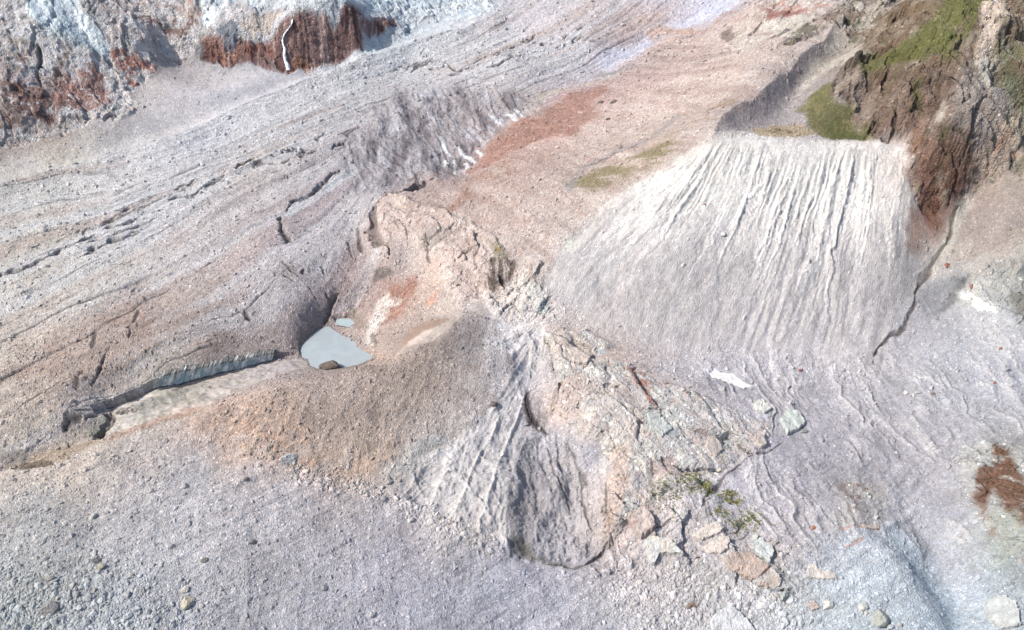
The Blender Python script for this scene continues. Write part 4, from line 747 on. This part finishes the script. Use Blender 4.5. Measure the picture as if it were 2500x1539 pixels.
sgr = np.linspace(0, 1, NB_)[None, :, None]; W = top[:, None]*(1-sgr)+bot[:, None]*sgr
u_ = np.repeat(np.arange(NT)[:, None], NB_, 1)*.32; v_ = np.repeat(np.linspace(0, 1, NB_)[None], NT, 0)
dn = 1.1*fbm(u_/3., v_*.8, 400, 5)+.8*ridged(u_/6, v_*.5, 401, 3)-.4-.7*v_*(1-v_)*4*.4
W[..., 1] -= dn; W[..., 2] += .5*fbm(u_/2, v_*0, 402, 4)*(1-v_)
Bk = W.copy(); Bk[..., 1] += 5
VV = np.concatenate([W.reshape(-1, 3), Bk.reshape(-1, 3)]); FF = []
idx = np.arange(NT*NB_).reshape(NT, NB_); off = NT*NB_
a = np.stack([idx[:-1, :-1], idx[:-1, 1:], idx[1:, 1:], idx[1:, :-1]], -1).reshape(-1, 4); FF.append(a); FF.append(a[:, ::-1]+off)
for e in (idx[:, 0], idx[:, -1], idx[0, :], idx[-1, :]): FF.append(np.stack([e[:-1], e[1:], e[1:]+off, e[:-1]+off], 1))
ic = np.zeros((NT, NB_, 3)); ic[:] = alb((214, 224, 232))*1.15
k = sst(.0, .35, fbm(u_/1.6, v_*.9, 410, 4))[..., None]; ic = ic*(1-k*.6)+alb((132, 134, 138))*k*.6
k = sst(.05, .3, fbm(u_/4+7, v_*1.2, 411, 4))[..., None]; ic = ic*(1-k*.8)+alb((160, 196, 210))*k*.8
k = sst(.15, .4, fbm(u_/2+3, v_*1.5, 412, 4))[..., None]; ic = ic*(1-k*.9)+alb((250, 252, 254))*1.2*k*.9
k = (1-sst(.02, .12, v_+.25*fbm(u_/1.5, v_*2, 413, 4)))[..., None]; ic = ic*(1-k*.85)+alb((108, 100, 96))*k*.85
ic = np.concatenate([ic.reshape(-1, 3)]*2)
o = build('ice_cliff', VV, np.concatenate(FF), M_ICE, ic); tag(o, 'low blue-white wall of glacier ice under a debris edge beside the pond', 'ice cliff')

# ---------------------------------------------------------------- waterfall on the dark red cliff
wf = [(714,48),(712,60),(703,72),(694,84),(690,96),(691,108),(695,118),(694,132),(696,148),(702,160),(704,172)]
wfw = [3,3,3,3.5,4,4.5,6,6.5,7.5,9,10]
Wp = resamp(np.column_stack([wf, wfw]), 60); cw3 = cast(Wp[:, :2]); V = []; Fc = []
Dw = np.minimum.accumulate(cw3[:, 1])
for i in range(60):
    D = Dw[i]-1.6; px, py, wd = Wp[i]; j_ = np.random.default_rng(i)
    for k in range(5):
        t = (k-2)/2; DD = D-.7*(1-t*t)+.25*j_.normal(); V.append((float(kx(px+t*wd/2+j_.normal()*.35, py))*DD, DD, CAM_Z-DD*float(tanv(py))))
    for k in range(5):
        t = (k-2)/2; V.append((V[-5][0], V[-5][1]+1.6, V[-5][2]))
    if i:
        for k in range(4):
            p = (i-1)*10+k; Fc.append((p, p+1, p+11, p+10)); Fc.append((p+5, p+15, p+16, p+6))
        p = (i-1)*10; Fc.append((p, p+10, p+15, p+5)); Fc.append((p+4, p+9, p+19, p+14))
m, n, l, b = new_mat('falling_water'); b.inputs['Roughness'].default_value = .5
ns = n.new('ShaderNodeTexNoise'); ns.inputs['Scale'].default_value = 1.; mp = n.new('ShaderNodeMapping'); mp.inputs['Scale'].default_value = (1.2, 1.2, .12); tc = n.new('ShaderNodeNewGeometry')
rp = n.new('ShaderNodeValToRGB'); rp.color_ramp.elements[0].position = .38; rp.color_ramp.elements[0].color = (.36, .35, .42, 1); rp.color_ramp.elements[1].position = .55; rp.color_ramp.elements[1].color = (.85, .86, .9, 1)
l.new(tc.outputs['Position'], mp.inputs[0]); l.new(mp.outputs[0], ns.inputs['Vector']); l.new(ns.outputs['Fac'], rp.inputs[0]); l.new(rp.outputs[0], b.inputs['Base Color'])
tag(build('waterfall', V, Fc, m), kind='structure')

# ---------------------------------------------------------------- slabs, snow, boulders
ICO_T = (1+5**.5)/2
def ico(sub_=0):
    import bmesh
    bm = bmesh.new(); bmesh.ops.create_icosphere(bm, subdivisions=sub_+1, radius=1)
    v = np.array([x.co[:] for x in bm.verts]); f = np.array([[q.index for q in p.verts] for p in bm.faces]); bm.free(); return v, f
ICO0 = ico(0); ICO2 = ico(2)
def rock_shape(seed, base=ICO2, flat=.7, cuts=9):
    rg = np.random.default_rng(seed); v, f = base[0].copy(), base[1]
    for _ in range(cuts):                                   # broken faces
        nrm = rg.normal(size=3); nrm /= np.linalg.norm(nrm); d = .52+.32*rg.random(); s = v@nrm; over = np.clip(s-d, 0, None); v -= over[:, None]*nrm*.97
    v *= np.array([1+.35*rg.random(), .75+.3*rg.random(), flat*(.8+.4*rg.random())]); v += rg.normal(size=v.shape)*(.022 if len(v) > 20 else .1)
    return v, f
M_STONE = ground_mat('boulder_stone', 1.3, .08, .7, spk=.0, veins=.8, grain=.2, tint=.02)
def hgt(x, y): return samp(Z, np.atleast_1d(x), np.atleast_1d(y))
def slope_at(x, y): return samp(ALLN.reshape(NR, NC, 3), np.atleast_1d(x), np.atleast_1d(y))
_rm = {}
def rock_mesh(kind, rgb):
    key = (kind, tuple(int(v//6) for v in rgb))
    if key in _rm: return _rm[key]
    v, f = rock_shape(kind*13+5, flat=.75 if kind < 6 else .38); c = np.tile(alb(rgb), (len(v), 1))
    o = build('boulder', v, f, M_STONE, c, smooth=False); me = o.data; bpy.data.objects.remove(o); _rm[key] = me; return me
def boulder(px, py, wpx, rgb, label, group=None, kind=0, rz=0., sz=1., name='boulder', cat='boulder', xy=None):
    if xy is None: xy = cast([(px, py)])[0]
    rgb = [.8*v+.2*w_ for v, w_ in zip(rgb, (186,182,182))]
    z = float(hgt(*xy)[0]); d = math.sqrt(xy[0]**2+xy[1]**2+(CAM_Z-z)**2); r = wpx*.5*d/FPX/1.1
    o = bpy.data.objects.new(name, rock_mesh(kind, rgb)); COLLN.objects.link(o); o.location = (xy[0], xy[1], z+r*.22*sz); o.scale = (r, r, r*sz)
    n_ = slope_at(*xy)[0]; o.rotation_euler = (-math.asin(max(-.6, min(.6, n_[1])))*.8, math.asin(max(-.6, min(.6, n_[0])))*.8, rz)
    return tag(o, label, cat, group)
BIG = [(708,1122,40,(206,206,210),'big squared grey boulder at the foot of the tan gravel mound',1,.4),(458,1473,32,(196,190,170),'cream boulder with a greenish shaded side low in the grey foreground',2,.9),
 (452,1442,20,(214,206,200),'pale pinkish stone just above the cream boulder in the foreground',3,.2),(120,1486,44,(146,146,150),'long flat dark slab lying near the lower left corner',7,.5),
 (228,1262,17,(212,210,206),'small white stone alone on the grey slope at left',4,1.2),(247,1384,26,(172,170,150),'flat olive-grey rock on the lower left gravel',8,.6),(236,1366,22,(130,130,134),'dark thin slab just above the flat olive-grey rock',7,.6),
 (122,1413,20,(166,164,160),'rounded grey rock left of the flat olive slab',0,.1),(318,1405,22,(196,194,196),'flat light rock right of the olive slab in the foreground',8,.7),(349,1441,16,(206,202,200),'pale stone between the flat light rock and the cream boulder',5,1.4),
 (498,1368,18,(128,124,122),'dark thin slab on the slope above the cream boulder',7,.4),(616,1325,16,(128,126,130),'dark angular stone in the middle of the grey slope',3,.2),(647,1417,13,(204,200,196),'small pale stone right of the cream boulder',1,.9),
 (791,1437,18,(172,176,184),'grey boulder at the bottom beside a faint gully',2,.3),(600,1170,14,(150,146,142),'brown-grey stone left below the big squared boulder',4,.4),(908,1502,18,(208,208,212),'light stone near the bottom edge of the grey slope',0,.7),
 (452,1188,16,(200,198,198),'pale stone on the upper rim of the grey slope',2,.2),(402,1081,16,(186,184,184),'light grey stone on the ridge above the grey slope',3,.2),(950,1178,17,(172,168,168),'roundish grey boulder in the cluster at the tip of the mound',2,.5),
 (934,1191,15,(204,204,206),'pale boulder lowest in the cluster at the tip of the mound',5,.2),(976,1174,11,(164,162,162),'small grey boulder right in the cluster at the tip of the mound',4,1.2),(950,1166,13,(150,146,146),'dark boulder topmost in the cluster at the tip of the mound',1,2.),
 (994,1216,15,(140,140,148),'dark blue-grey boulder on the white tip of the fan',3,.2),(1006,1268,18,(196,194,194),'smooth light boulder below the white tip of the fan',2,.6),(1206,988,20,(118,108,104),'dark brown boulder where the mound meets the pale fan',4,.2),
 (1284,1038,13,(190,186,186),'light round boulder at the lower end of the dark scarp',0,.5),(1318,1046,13,(186,186,188),'grey boulder inside the foot of the dark scarp',5,.5),(1352,999,11,(222,202,168),'yellowish pale boulder between the dark scarp and pink bedrock',1,.5),
 (1485,292,11,(104,88,84),'dark squarish block on the pink debris slope',1,.2),(1467,250,16,(104,92,88),'dark flat block left at the top of the red debris field',7,-.5),(1498,250,22,(118,100,92),'long dark slab right at the top of the red debris field',8,.5),
 (1767,573,15,(232,230,230),'bright white boulder on the left ribs of the moraine wall',2,.3),(1720,500,8,(206,150,124),'small orange stone high on the moraine wall',4,.3),(1512,796,10,(224,222,224),'white stone at the left foot of the moraine wall',0,.3),
 (2312,648,16,(150,88,66),'rusty orange boulder on the pale strip right of the gully',8,.8),(2372,700,14,(150,96,80),'rusty slab above the white outcrop on the right',7,1.),(1954,905,10,(148,84,66),'small rust-red stone among the rills below the moraine wall',4,.1),
 (2442,852,9,(158,104,82),'small rusty stone on the blue-grey right slope',0,.1),(2428,936,8,(150,92,74),'tiny red-brown stone low on the blue-grey right slope',3,.1),(2278,962,11,(150,128,120),'brownish stone left below the tiny red-brown one',1,.1),
 (2212,960,13,(222,222,226),'larger pale stone of the white pair on the right scree',2,.5),(2230,966,11,(216,216,220),'smaller pale stone of the white pair on the right scree',3,.9),(2188,1106,13,(222,222,226),'flat white stone on the lilac scree at right',8,.2),
 (1963,1055,16,(140,148,154),'dark grey boulder under the greenish slab',0,.1),(1915,1456,26,(180,190,186),'greenish grey boulder beside the brown slab edge',1,.8),(2021,1480,26,(214,216,216),'pale wedge-shaped boulder on the bottom slope',3,.2),
 (2108,1482,24,(210,214,216),'pale pointed boulder topmost of the lower right cluster',4,.4),(2149,1512,42,(168,176,172),'large grey-green boulder of the lower right cluster',2,.6),(2172,1532,17,(200,206,212),'small light boulder right of the large grey-green one',0,.4),
 (2196,1528,15,(194,200,208),'outermost small boulder of the lower right cluster',5,.9),(2116,1497,14,(206,210,212),'little stone under the pale pointed boulder',1,1.),(2102,1494,12,(212,212,214),'white chip left of the pale pointed boulder',3,1.4),
 (1737,1403,17,(222,220,220),'white block at the lower end of the pale ribbon of silt',1,.2),(1745,1425,12,(218,216,216),'white stone under the white block',4,.2),(1702,1428,10,(216,216,218),'small white stone left of the white block',0,.2),
 (1680,1404,14,(206,206,208),'light grey block left above the white stones',2,.2),(1846,1312,19,(196,206,206),'rounded pale green boulder behind the bluish slab',5,.2),(1925,1338,14,(206,206,208),'white stone on the gravel right of the bluish slab',3,.2),
 (1538,1262,17,(124,108,118),'dark purple boulder left above the pinkish block',2,.3),(1562,1252,16,(130,116,124),'dark purple boulder right above the pinkish block',4,.9),(1590,1462,9,(150,110,100),'reddish stone in the rubble near the bottom edge',0,.3),
 (1690,1482,24,(134,104,92),'brown block in a hollow of the bottom rubble',1,.3),(1985,1290,13,(176,112,84),'orange stone at the left end of the thin ledges',3,.3),(1668,952,13,(210,206,204),'white boulder left in the little pile on the bedrock top',2,.4),
 (1683,946,10,(196,188,184),'grey-white boulder right in the little pile on the bedrock top',0,.4),(1676,958,9,(180,150,140),'reddish boulder lowest in the little pile on the bedrock top',4,.4),(1763,951,14,(206,204,204),'single pale boulder below the snow streak',1,.2),
 (1628,937,9,(150,96,80),'rust red boulder on the ridge of the bedrock',3,.1),(1645,926,9,(140,140,146),'dark grey boulder near the snow streak',5,.1),(1755,1150,12,(220,200,190),'pinkish round boulder above the small stream bed',0,.1),
 (1782,1216,13,(120,124,104),'mossy dark boulder right of the green tufts',2,.1),(805,897,10,(140,120,110),'brown stone on the bank under the pond',4,.1),(660,1090,12,(176,168,160),'pair stone on the mound foot, the left and lower one',0,.4),
 (668,1080,11,(182,174,166),'pair stone on the mound foot, the right and upper one',2,.9)]
for (px, py, wp, c, lb, kd, rz) in BIG: boulder(px, py, wp, c, lb, None, kd, rz)
# dark bank on the south shore of the pond
boulder(810, 897, 60, (104, 90, 84), 'dark brown wet bank block on the near shore of the pond', None, 8, .05, 1.1, 'bank_block', 'rock')
# groups of boulders that nothing tells apart
def scatter(n, poly, lo, hi, cols, label, group, seed):
    rg = np.random.default_rng(seed); P = cast(poly); mn = P.min(0); mx = P.max(0); k = 0
    from_ = np.roll(P, -1, 0)
    while k < n:
        x, y = mn+(mx-mn)*rg.random(2); c = False
        for (ax, ay), (bx, by) in zip(P, from_):
            if (ay > y) != (by > y) and x < (bx-ax)*(y-ay)/(by-ay+1e-12)+ax: c = not c
        if not c: continue
        s = lo+(hi-lo)*rg.random()**2.5; col = cols[rg.integers(len(cols))]
        boulder(0, 0, s, col, label, group, int(rg.integers(0, 9)), rg.random()*6, xy=(x, y)); k += 1
G1 = [(178,176,176),(192,190,188),(164,162,164),(204,202,200)]
scatter(46, [(715,1130),(770,1140),(860,1160),(930,1190),(960,1215),(850,1200),(740,1180),(690,1150)], 7, 15, G1, 'grey boulder in the rubble band below the tan mound', 'boulders in the rubble band below the tan mound', 1)
scatter(22, [(1000,1225),(1100,1270),(1220,1330),(1250,1360),(1200,1360),(1060,1290)], 6, 11, [(168,162,156),(184,180,176),(150,146,144)], 'small brown-grey boulder along the lower edge of the white fan', 'boulders along the lower edge of the fan', 2)
scatter(40, [(1590,1355),(1660,1375),(1740,1420),(1800,1440),(1890,1450),(1960,1490),(1800,1500),(1680,1470),(1600,1400)], 7, 15, [(196,196,194),(210,208,204),(178,176,176)], 'light angular block in the rubble under the brown slab', 'blocks in the rubble under the brown slab', 3)
scatter(24, [(120,1400),(230,1440),(330,1539),(180,1539),(60,1500),(40,1420)], 7, 16, [(186,188,192),(170,172,176),(200,200,200)], 'grey angular stone in the coarse lower left gravel', 'stones in the coarse lower left gravel', 4)
scatter(24, [(330,1440),(480,1410),(600,1450),(620,1539),(360,1539)], 6, 13, [(190,190,196),(176,178,186),(206,204,202)], 'pale grey stone in the foreground gravel around the cream boulder', 'stones around the cream boulder', 5)
scatter(20, [(620,1060),(700,1080),(720,1110),(660,1130),(590,1110)], 6, 11, [(180,170,160),(196,186,178)], 'tan stone on the lower left flank of the mound', 'stones on the lower flank of the mound', 6)
scatter(22, [(2040,1180),(2130,1180),(2150,1240),(2050,1250)], 5, 11, [(206,204,204),(220,218,218),(150,110,96)], 'pale or rusty stone on the small brown patch at lower right', 'stones on the small brown patch', 7)
scatter(18, [(450,485),(620,400),(760,320),(780,330),(640,420),(470,500)], 6, 11, [(206,206,208),(186,186,190)], 'pale boulder along the upper fissure band of the glacier', 'boulders along the glacier fissure band', 8)
scatter(12, [(830,812),(862,812),(905,850),(880,850),(845,835)], 6, 10, [(200,196,192),(182,176,172)], 'pale stone on the spit between the pond and its small pool', 'stones on the spit of the pond', 9)
def slab(pts, thick_, rgb, label, name='rock_slab', cat='rock slab', seed=0, alt=None, mat=None, jag=.05, lift=0.):
    """a broken plate: top follows the ground, edges drop into it"""
    thick = thick_*1.2; rgb = rgb if mat else [.65*v+.35*w_ for v, w_ in zip(rgb, (200,196,197))]; P = cast(pts); rg = np.random.default_rng(seed); c = P.mean(0); Q = []
    for a, b in zip(P, np.roll(P, -1, 0)):
        L = math.hypot(*(b-a)); n_ = max(2, int(L/1.1))
        for i in range(n_): Q.append(a+(b-a)*i/n_+rg.normal(size=2)*jag*min(L, 7))
    Q = np.array(Q); n_ = len(Q); RR = [1., .985, .93, .8, .6, .4, .2]; V = []; C_ = []
    hz_ = float(np.mean(hgt(Q[:, 0], Q[:, 1])))
    A = np.column_stack([Q, np.ones(n_)]); co, *_ = np.linalg.lstsq(A, hgt(Q[:, 0], Q[:, 1]), rcond=None)
    for k, r in enumerate(RR):
        R = c+(Q-c)*r; zpl = R@co[:2]+co[2]; g = hgt(R[:, 0], R[:, 1]); z = .65*zpl+.35*g+thick*(0 if k else -1.5)+(thick*(1-.25*(k == 1)) if k else 0)+lift
        z = z+thick*.28*fbm(R[:, 0]/3.5+seed, R[:, 1]/3.5, 500+seed, 4)*(k > 0); V += [(x, y, zz) for (x, y), zz in zip(R, z)]
        cc = np.tile(alb(rgb), (n_, 1)); s = sst(-.05, .3, fbm(R[:, 0]/4+seed, R[:, 1]/2.2, 510+seed, 4))[:, None]; cc = cc*(1-s)+alb(alt or [v+14 for v in rgb])*s; C_.append(cc)
    V.append((c[0], c[1], float(np.dot(c, co[:2])+co[2])+thick+lift)); C_.append(alb(rgb)[None]); C_ = np.concatenate(C_); me = bpy.data.meshes.new(name); fs = []
    for k in range(len(RR)-1):
        for i in range(n_): j = (i+1) % n_; fs.append((k*n_+i, k*n_+j, (k+1)*n_+j, (k+1)*n_+i))
    t = (len(RR)-1)*n_
    for i in range(n_): fs.append((t+i, t+(i+1) % n_, len(V)-1))
    me.from_pydata(V, [], fs); me.validate(); a = me.color_attributes.new('Col', 'FLOAT_COLOR', 'POINT'); c4 = np.ones((len(V), 4), F); c4[:, :3] = C_; a.data.foreach_set('color', c4.ravel())
    me.materials.append(mat or M_STONE); o = bpy.data.objects.new(name, me); COLLN.objects.link(o); return tag(o, label, cat)
def Cq(pts, ox=1400, oy=1200, k=.3257): return [(ox+x*k, oy+y*k) for x, y in pts]
slab(Cq([(1120,500),(1220,455),(1330,470),(1400,520),(1470,560),(1430,610),(1380,670),(1300,665),(1180,590),(1130,540)]), 1.8, (194,170,160), 'large pinkish brown slab with dark holes at the lower right', seed=1, alt=(208,184,172))
slab(Cq([(1390,665),(1440,612),(1470,585),(1560,660),(1550,710),(1520,745),(1380,718)]), 1.5, (204,182,172), 'pinkish slab split off just below the large brown slab', seed=2, alt=(210,204,202))
slab(Cq([(1335,375),(1400,370),(1490,430),(1500,485),(1470,548),(1400,500),(1345,445)]), 2.4, (202,212,216), 'pale bluish slab standing behind the large brown slab', seed=3, alt=(216,222,224))
slab(Cq([(890,335),(960,285),(1080,235),(1130,290),(1080,330),(940,375)]), 1.7, (218,204,198), 'long pale pink slab below the mossy patch', seed=4)
slab(Cq([(965,425),(1090,350),(1175,362),(1158,430),(1100,472),(1000,470)]), 1.6, (212,198,192), 'broad pink-grey slab left above the large brown slab', seed=5)
slab(Cq([(395,200),(520,150),(600,235),(612,300),(500,368),(440,290)]), 4.5, (198,180,176), 'big blocky pinkish boulder with a dark right face', 'boulder', 'boulder', seed=6, alt=(186,164,162))
slab(Cq([(522,385),(580,345),(740,372),(830,495),(780,475),(620,470),(605,560),(572,565)]), 2.6, (206,212,218), 'long bluish white slab beneath the blocky pinkish boulder', seed=7, alt=(222,214,208))
slab(Cq([(775,152),(862,140),(855,195),(805,240),(760,225)]), 2.6, (226,222,222), 'white block between the mossy tufts and the pale pink slab', 'boulder', 'boulder', seed=8)
slab(Cq([(1020,980),(1080,900),(1150,872),(1220,900),(1310,980),(1370,1060),(1030,1060)]), 2.2, (206,212,224), 'smooth whitish dome of rock at the bottom edge', seed=10)
slab(Cq([(1755,850),(1800,822),(1842,882),(1788,897)]), 1.1, (196,170,160), 'small brownish pink slab with lines near the bottom', seed=11)
slab(Cq([(2160,264),(2290,256),(2297,283),(2180,276)]), 1.2, (206,184,176), 'thin pinkish ledge stone on the blue-grey slope', seed=12)
slab(Cq([(1750,560),(1800,540),(1840,600),(1960,620),(1975,660),(1840,665),(1750,640)]), .8, (210,200,196), 'flat pale pink slab right of the greenish boulder', seed=13)
slab([(1901,1030),(1925,1002),(1950,1012),(1966,1036),(1950,1052),(1921,1062)], 2.4, (196,208,210), 'pale greenish slab at the head of the small stream bed', seed=14, alt=(208,220,218))
slab([(1838,986),(1858,978),(1884,1000),(1868,1012),(1846,1004)], 1.8, (226,230,226), 'white plate of rock left above the greenish slab', seed=15)
slab([(1580,1012),(1612,1012),(1640,1050),(1612,1070),(1588,1048)], 1.2, (196,204,206), 'pale green plate in the middle of the bedrock', seed=16)
slab([(1385,860),(1425,852),(1448,868),(1432,896),(1400,890)], 2.0, (216,196,186), 'pinkish rounded block above the bedrock', seed=17)
slab([(1728,1066),(1750,1072),(1765,1100),(1745,1118),(1722,1100)], 1., (206,190,184), 'pinkish plate in the gravel of the bedrock', seed=18)
slab([(1842,1064),(1862,1060),(1872,1090),(1858,1096),(1842,1080)], 2.2, (206,190,184), 'leaning pinkish block left of the stream bend', seed=19)
slab([(2230,1490),(2290,1450),(2370,1440),(2420,1500),(2400,1560),(2250,1560)], 1.6, (192,206,216), 'smooth pale bluish rock in the lower right', seed=20) if False else None
slab([(2405,1470),(2440,1455),(2480,1475),(2490,1530),(2440,1539),(2405,1510)], 2.2, (184,194,202), 'rounded pale green rock in the lower right corner', seed=21)
M_SNOW = ground_mat('old_snow', 1.5, .04, .25, rough=.6, spk=0, grain=.03, tint=.01)
slab([(1728,910),(1746,905),(1765,912),(1792,914),(1800,928),(1842,946),(1812,948),(1779,935),(1742,922)], .45, (238,238,242), 'narrow bright snow streak at the foot of the moraine wall', 'snow_patch', 'snow patch', seed=22, alt=(222,222,230), mat=M_SNOW, jag=.08)
slab([(2344,722),(2372,716),(2400,738),(2440,762),(2400,760),(2372,744)], .5, (238,238,240), 'white snow patch on the outcrop at the right', 'snow_patch', 'snow patch', seed=23, alt=(218,218,222), mat=M_SNOW, jag=.08)
print('things', time.time()-T0)

# ---------------------------------------------------------------- loose rubble over everything
rg = np.random.default_rng(11); shapes = [rock_shape(900+i, ICO0, .75, 3) for i in range(12)]
dens = np.ones(X.shape, F)*.55
for nme, d in (('talus_slope', .12), ('rock_wall', .05), ('icefall', .02), ('moraine_slope', .16), ('moraine_ridge', .9), ('hillside', .12), ('grass', .05), ('bedrock_knoll', .15), ('bedrock', .5), ('gravel_mound', 1.1), ('outwash_fan', .22), ('silt_plain', .01), ('scree_slope', .5), ('glacier', .6), ('rocky_outcrop', .1), ('stained_bedrock', .1), ('rock_buttress', .1)):
    dens[idm == rid[nme]] = d
dens *= 1-.95*np.clip(pmask([(720,880),(720,830),(770,780),(800,765),(875,765),(915,868),(850,905),(760,905)], 1, .2), 0, 1)
dens *= .55+.9*np.clip(fbm(X/18, Y/18, 600, 4)+.5, 0, 1.2)
dens += 1.2*pmask([(700,1120),(770,1135),(860,1155),(960,1200),(1100,1265),(1250,1350),(1200,1370),(1050,1300),(850,1210),(700,1170)], 5)
dens += 1.1*pmask([(1500,1400),(1600,1360),(1740,1410),(1890,1440),(1960,1500),(1800,1539),(1550,1539)], 8)
dens += .9*pmask([(-40,1380),(250,1400),(500,1450),(620,1600),(-40,1600)], 20)
dens += 1.3*pmask([(750,200),(860,160),(960,126),(1100,80),(1110,100),(960,160),(860,200),(760,235)], 4); dens += .8*pmask([(230,1085),(290,1075),(340,1095),(330,1135),(270,1130)], 5)
J = ALLV; vis = ((X/Y < 1.03*tmax(Y)*.93) & (X/Y > -1.03*tmax(Y)*.93)); wts = (dens*vis).ravel(); wts = wts/wts.sum()
NS = 80000
pick = rg.choice(NR*NC, NS, p=wts); pj, pi_ = np.divmod(pick, NC)
bx = X.ravel()[pick]+rg.normal(size=NS)*.5*SCL.ravel()[pick]; by = Y.ravel()[pick]+rg.normal(size=NS)*.6*SCL.ravel()[pick]
bz = samp(Z, bx, by); dist = np.sqrt(bx**2+by**2+(CAM_Z-bz)**2)
rr = dist*.00052*(1-rg.random(NS)*.99)**(-.38)
big_ = np.clip(pmask([(1440,1400),(1600,1350),(1740,1400),(1890,1440),(2000,1480),(2000,1600),(1450,1600)], 8)+pmask([(700,1125),(770,1135),(860,1155),(960,1200),(1100,1265),(1250,1350),(1200,1370),(1050,1300),(850,1210),(700,1175)], 5)+pmask([(-40,1400),(250,1400),(420,1480),(520,1600),(-40,1600)], 20), 0, 1).ravel()[pick]
rr = np.minimum(rr*(1+.7*big_), dist*(.0028+.0022*big_))
keep = crack.ravel()[pick] < .3; bx, by, bz, rr, pick = bx[keep], by[keep], bz[keep], rr[keep], pick[keep]; n_ = len(bx)
sh = np.array([s[0] for s in shapes]); fsh = shapes[0][1]; nv = sh.shape[1]
an = rg.random(n_)*6.283; vv = sh[rg.integers(0, 12, n_)]*rr[:, None, None]; ca_, sa_ = np.cos(an)[:, None], np.sin(an)[:, None]
vx = vv[..., 0]*ca_-vv[..., 1]*sa_; vy = vv[..., 0]*sa_+vv[..., 1]*ca_; nrm = ALLN[pick]
vz = vv[..., 2]-(nrm[:, None, 0]*vx+nrm[:, None, 1]*vy)/np.maximum(nrm[:, None, 2], .4)
P3 = np.stack([vx+bx[:, None], vy+by[:, None], vz+bz[:, None]+rr[:, None]*.15], -1)
fc = (fsh[None]+(np.arange(n_)*nv)[:, None, None])
bc = ALLC[pick]*(.8+.08*big_[keep][:, None]+.38*rg.random((n_, 1))**1.4); gg = bc.mean(1, keepdims=True); bc = np.clip(gg+(bc-gg)*(.8+.3*rg.random((n_, 1))), .02, .75)
M_RUB = ground_mat('rubble_stone', .8, .12, .3, spk=0, grain=.1, tint=.03)
cc = np.repeat(bc[:, None], nv, 1)
for nme, sel in (('rubble', by < 470), ('scree', by >= 470)):
    if not sel.any(): continue
    k = sel.sum(); o = build(nme, P3[sel].reshape(-1, 3), (fsh[None]+(np.arange(k)*nv)[:, None, None]).reshape(-1, 3), M_RUB, cc[sel].reshape(-1, 3), smooth=False)
    tag(o, 'loose stones strewn over the nearer gravel slopes and the mound' if nme == 'rubble' else 'loose stones strewn over the glacier and the far debris slopes', 'rubble', kind='stuff')
# ---- mossy tufts between the slabs
def tufts(polys, n, label, seed, hgt_m=.7):
    rg = np.random.default_rng(seed); V, Fc, C_ = [], [], []
    for poly in polys:
        P = cast(poly); c = P.mean(0); s = P.std(0)*1.5+1.2
        cl = c+rg.normal(size=(9, 2))*s*.8
        for _ in range(n):
            q = cl[rg.integers(9)]+rg.normal(size=2)*s*.4; z = float(hgt(*q)[0]); sz = hgt_m*(.5+rg.random())
            col = alb((120+rg.integers(44), 124+rg.integers(40), 74+rg.integers(34)))
            for _k in range(4):
                a = rg.random()*6.28; b0 = len(V); w_ = sz*.5
                V += [(q[0]-w_*math.sin(a), q[1]+w_*math.cos(a), z), (q[0]+w_*math.sin(a), q[1]-w_*math.cos(a), z), (q[0]+sz*.8*math.cos(a), q[1]+sz*.8*math.sin(a), z+sz*.8)]; Fc.append((b0, b0+1, b0+2)); C_ += [col]*3
    return tag(build('grass_tufts', V, Fc, M_GRASS, np.array(C_), smooth=False), label, 'grass', kind='stuff')
tufts([[(1620,1205),(1660,1180),(1640,1220),(1600,1235)], [(1680,1172),(1700,1168),(1690,1190)], [(1715,1180),(1735,1185),(1730,1200)], [(1775,1210),(1790,1212),(1782,1222)]], 230, 'olive green moss and grass tufts on the bedrock above the slabs', 1)
tufts([[(1810,1258),(1830,1255),(1820,1270)], [(1838,1270),(1855,1272),(1845,1282)], [(1795,1278),(1808,1285),(1800,1290)], [(1755,1255),(1770,1252),(1762,1265)]], 90, 'bright moss tufts at the right end of the pale pink slab', 2)
print('done', time.time()-T0, 'stones', n_)
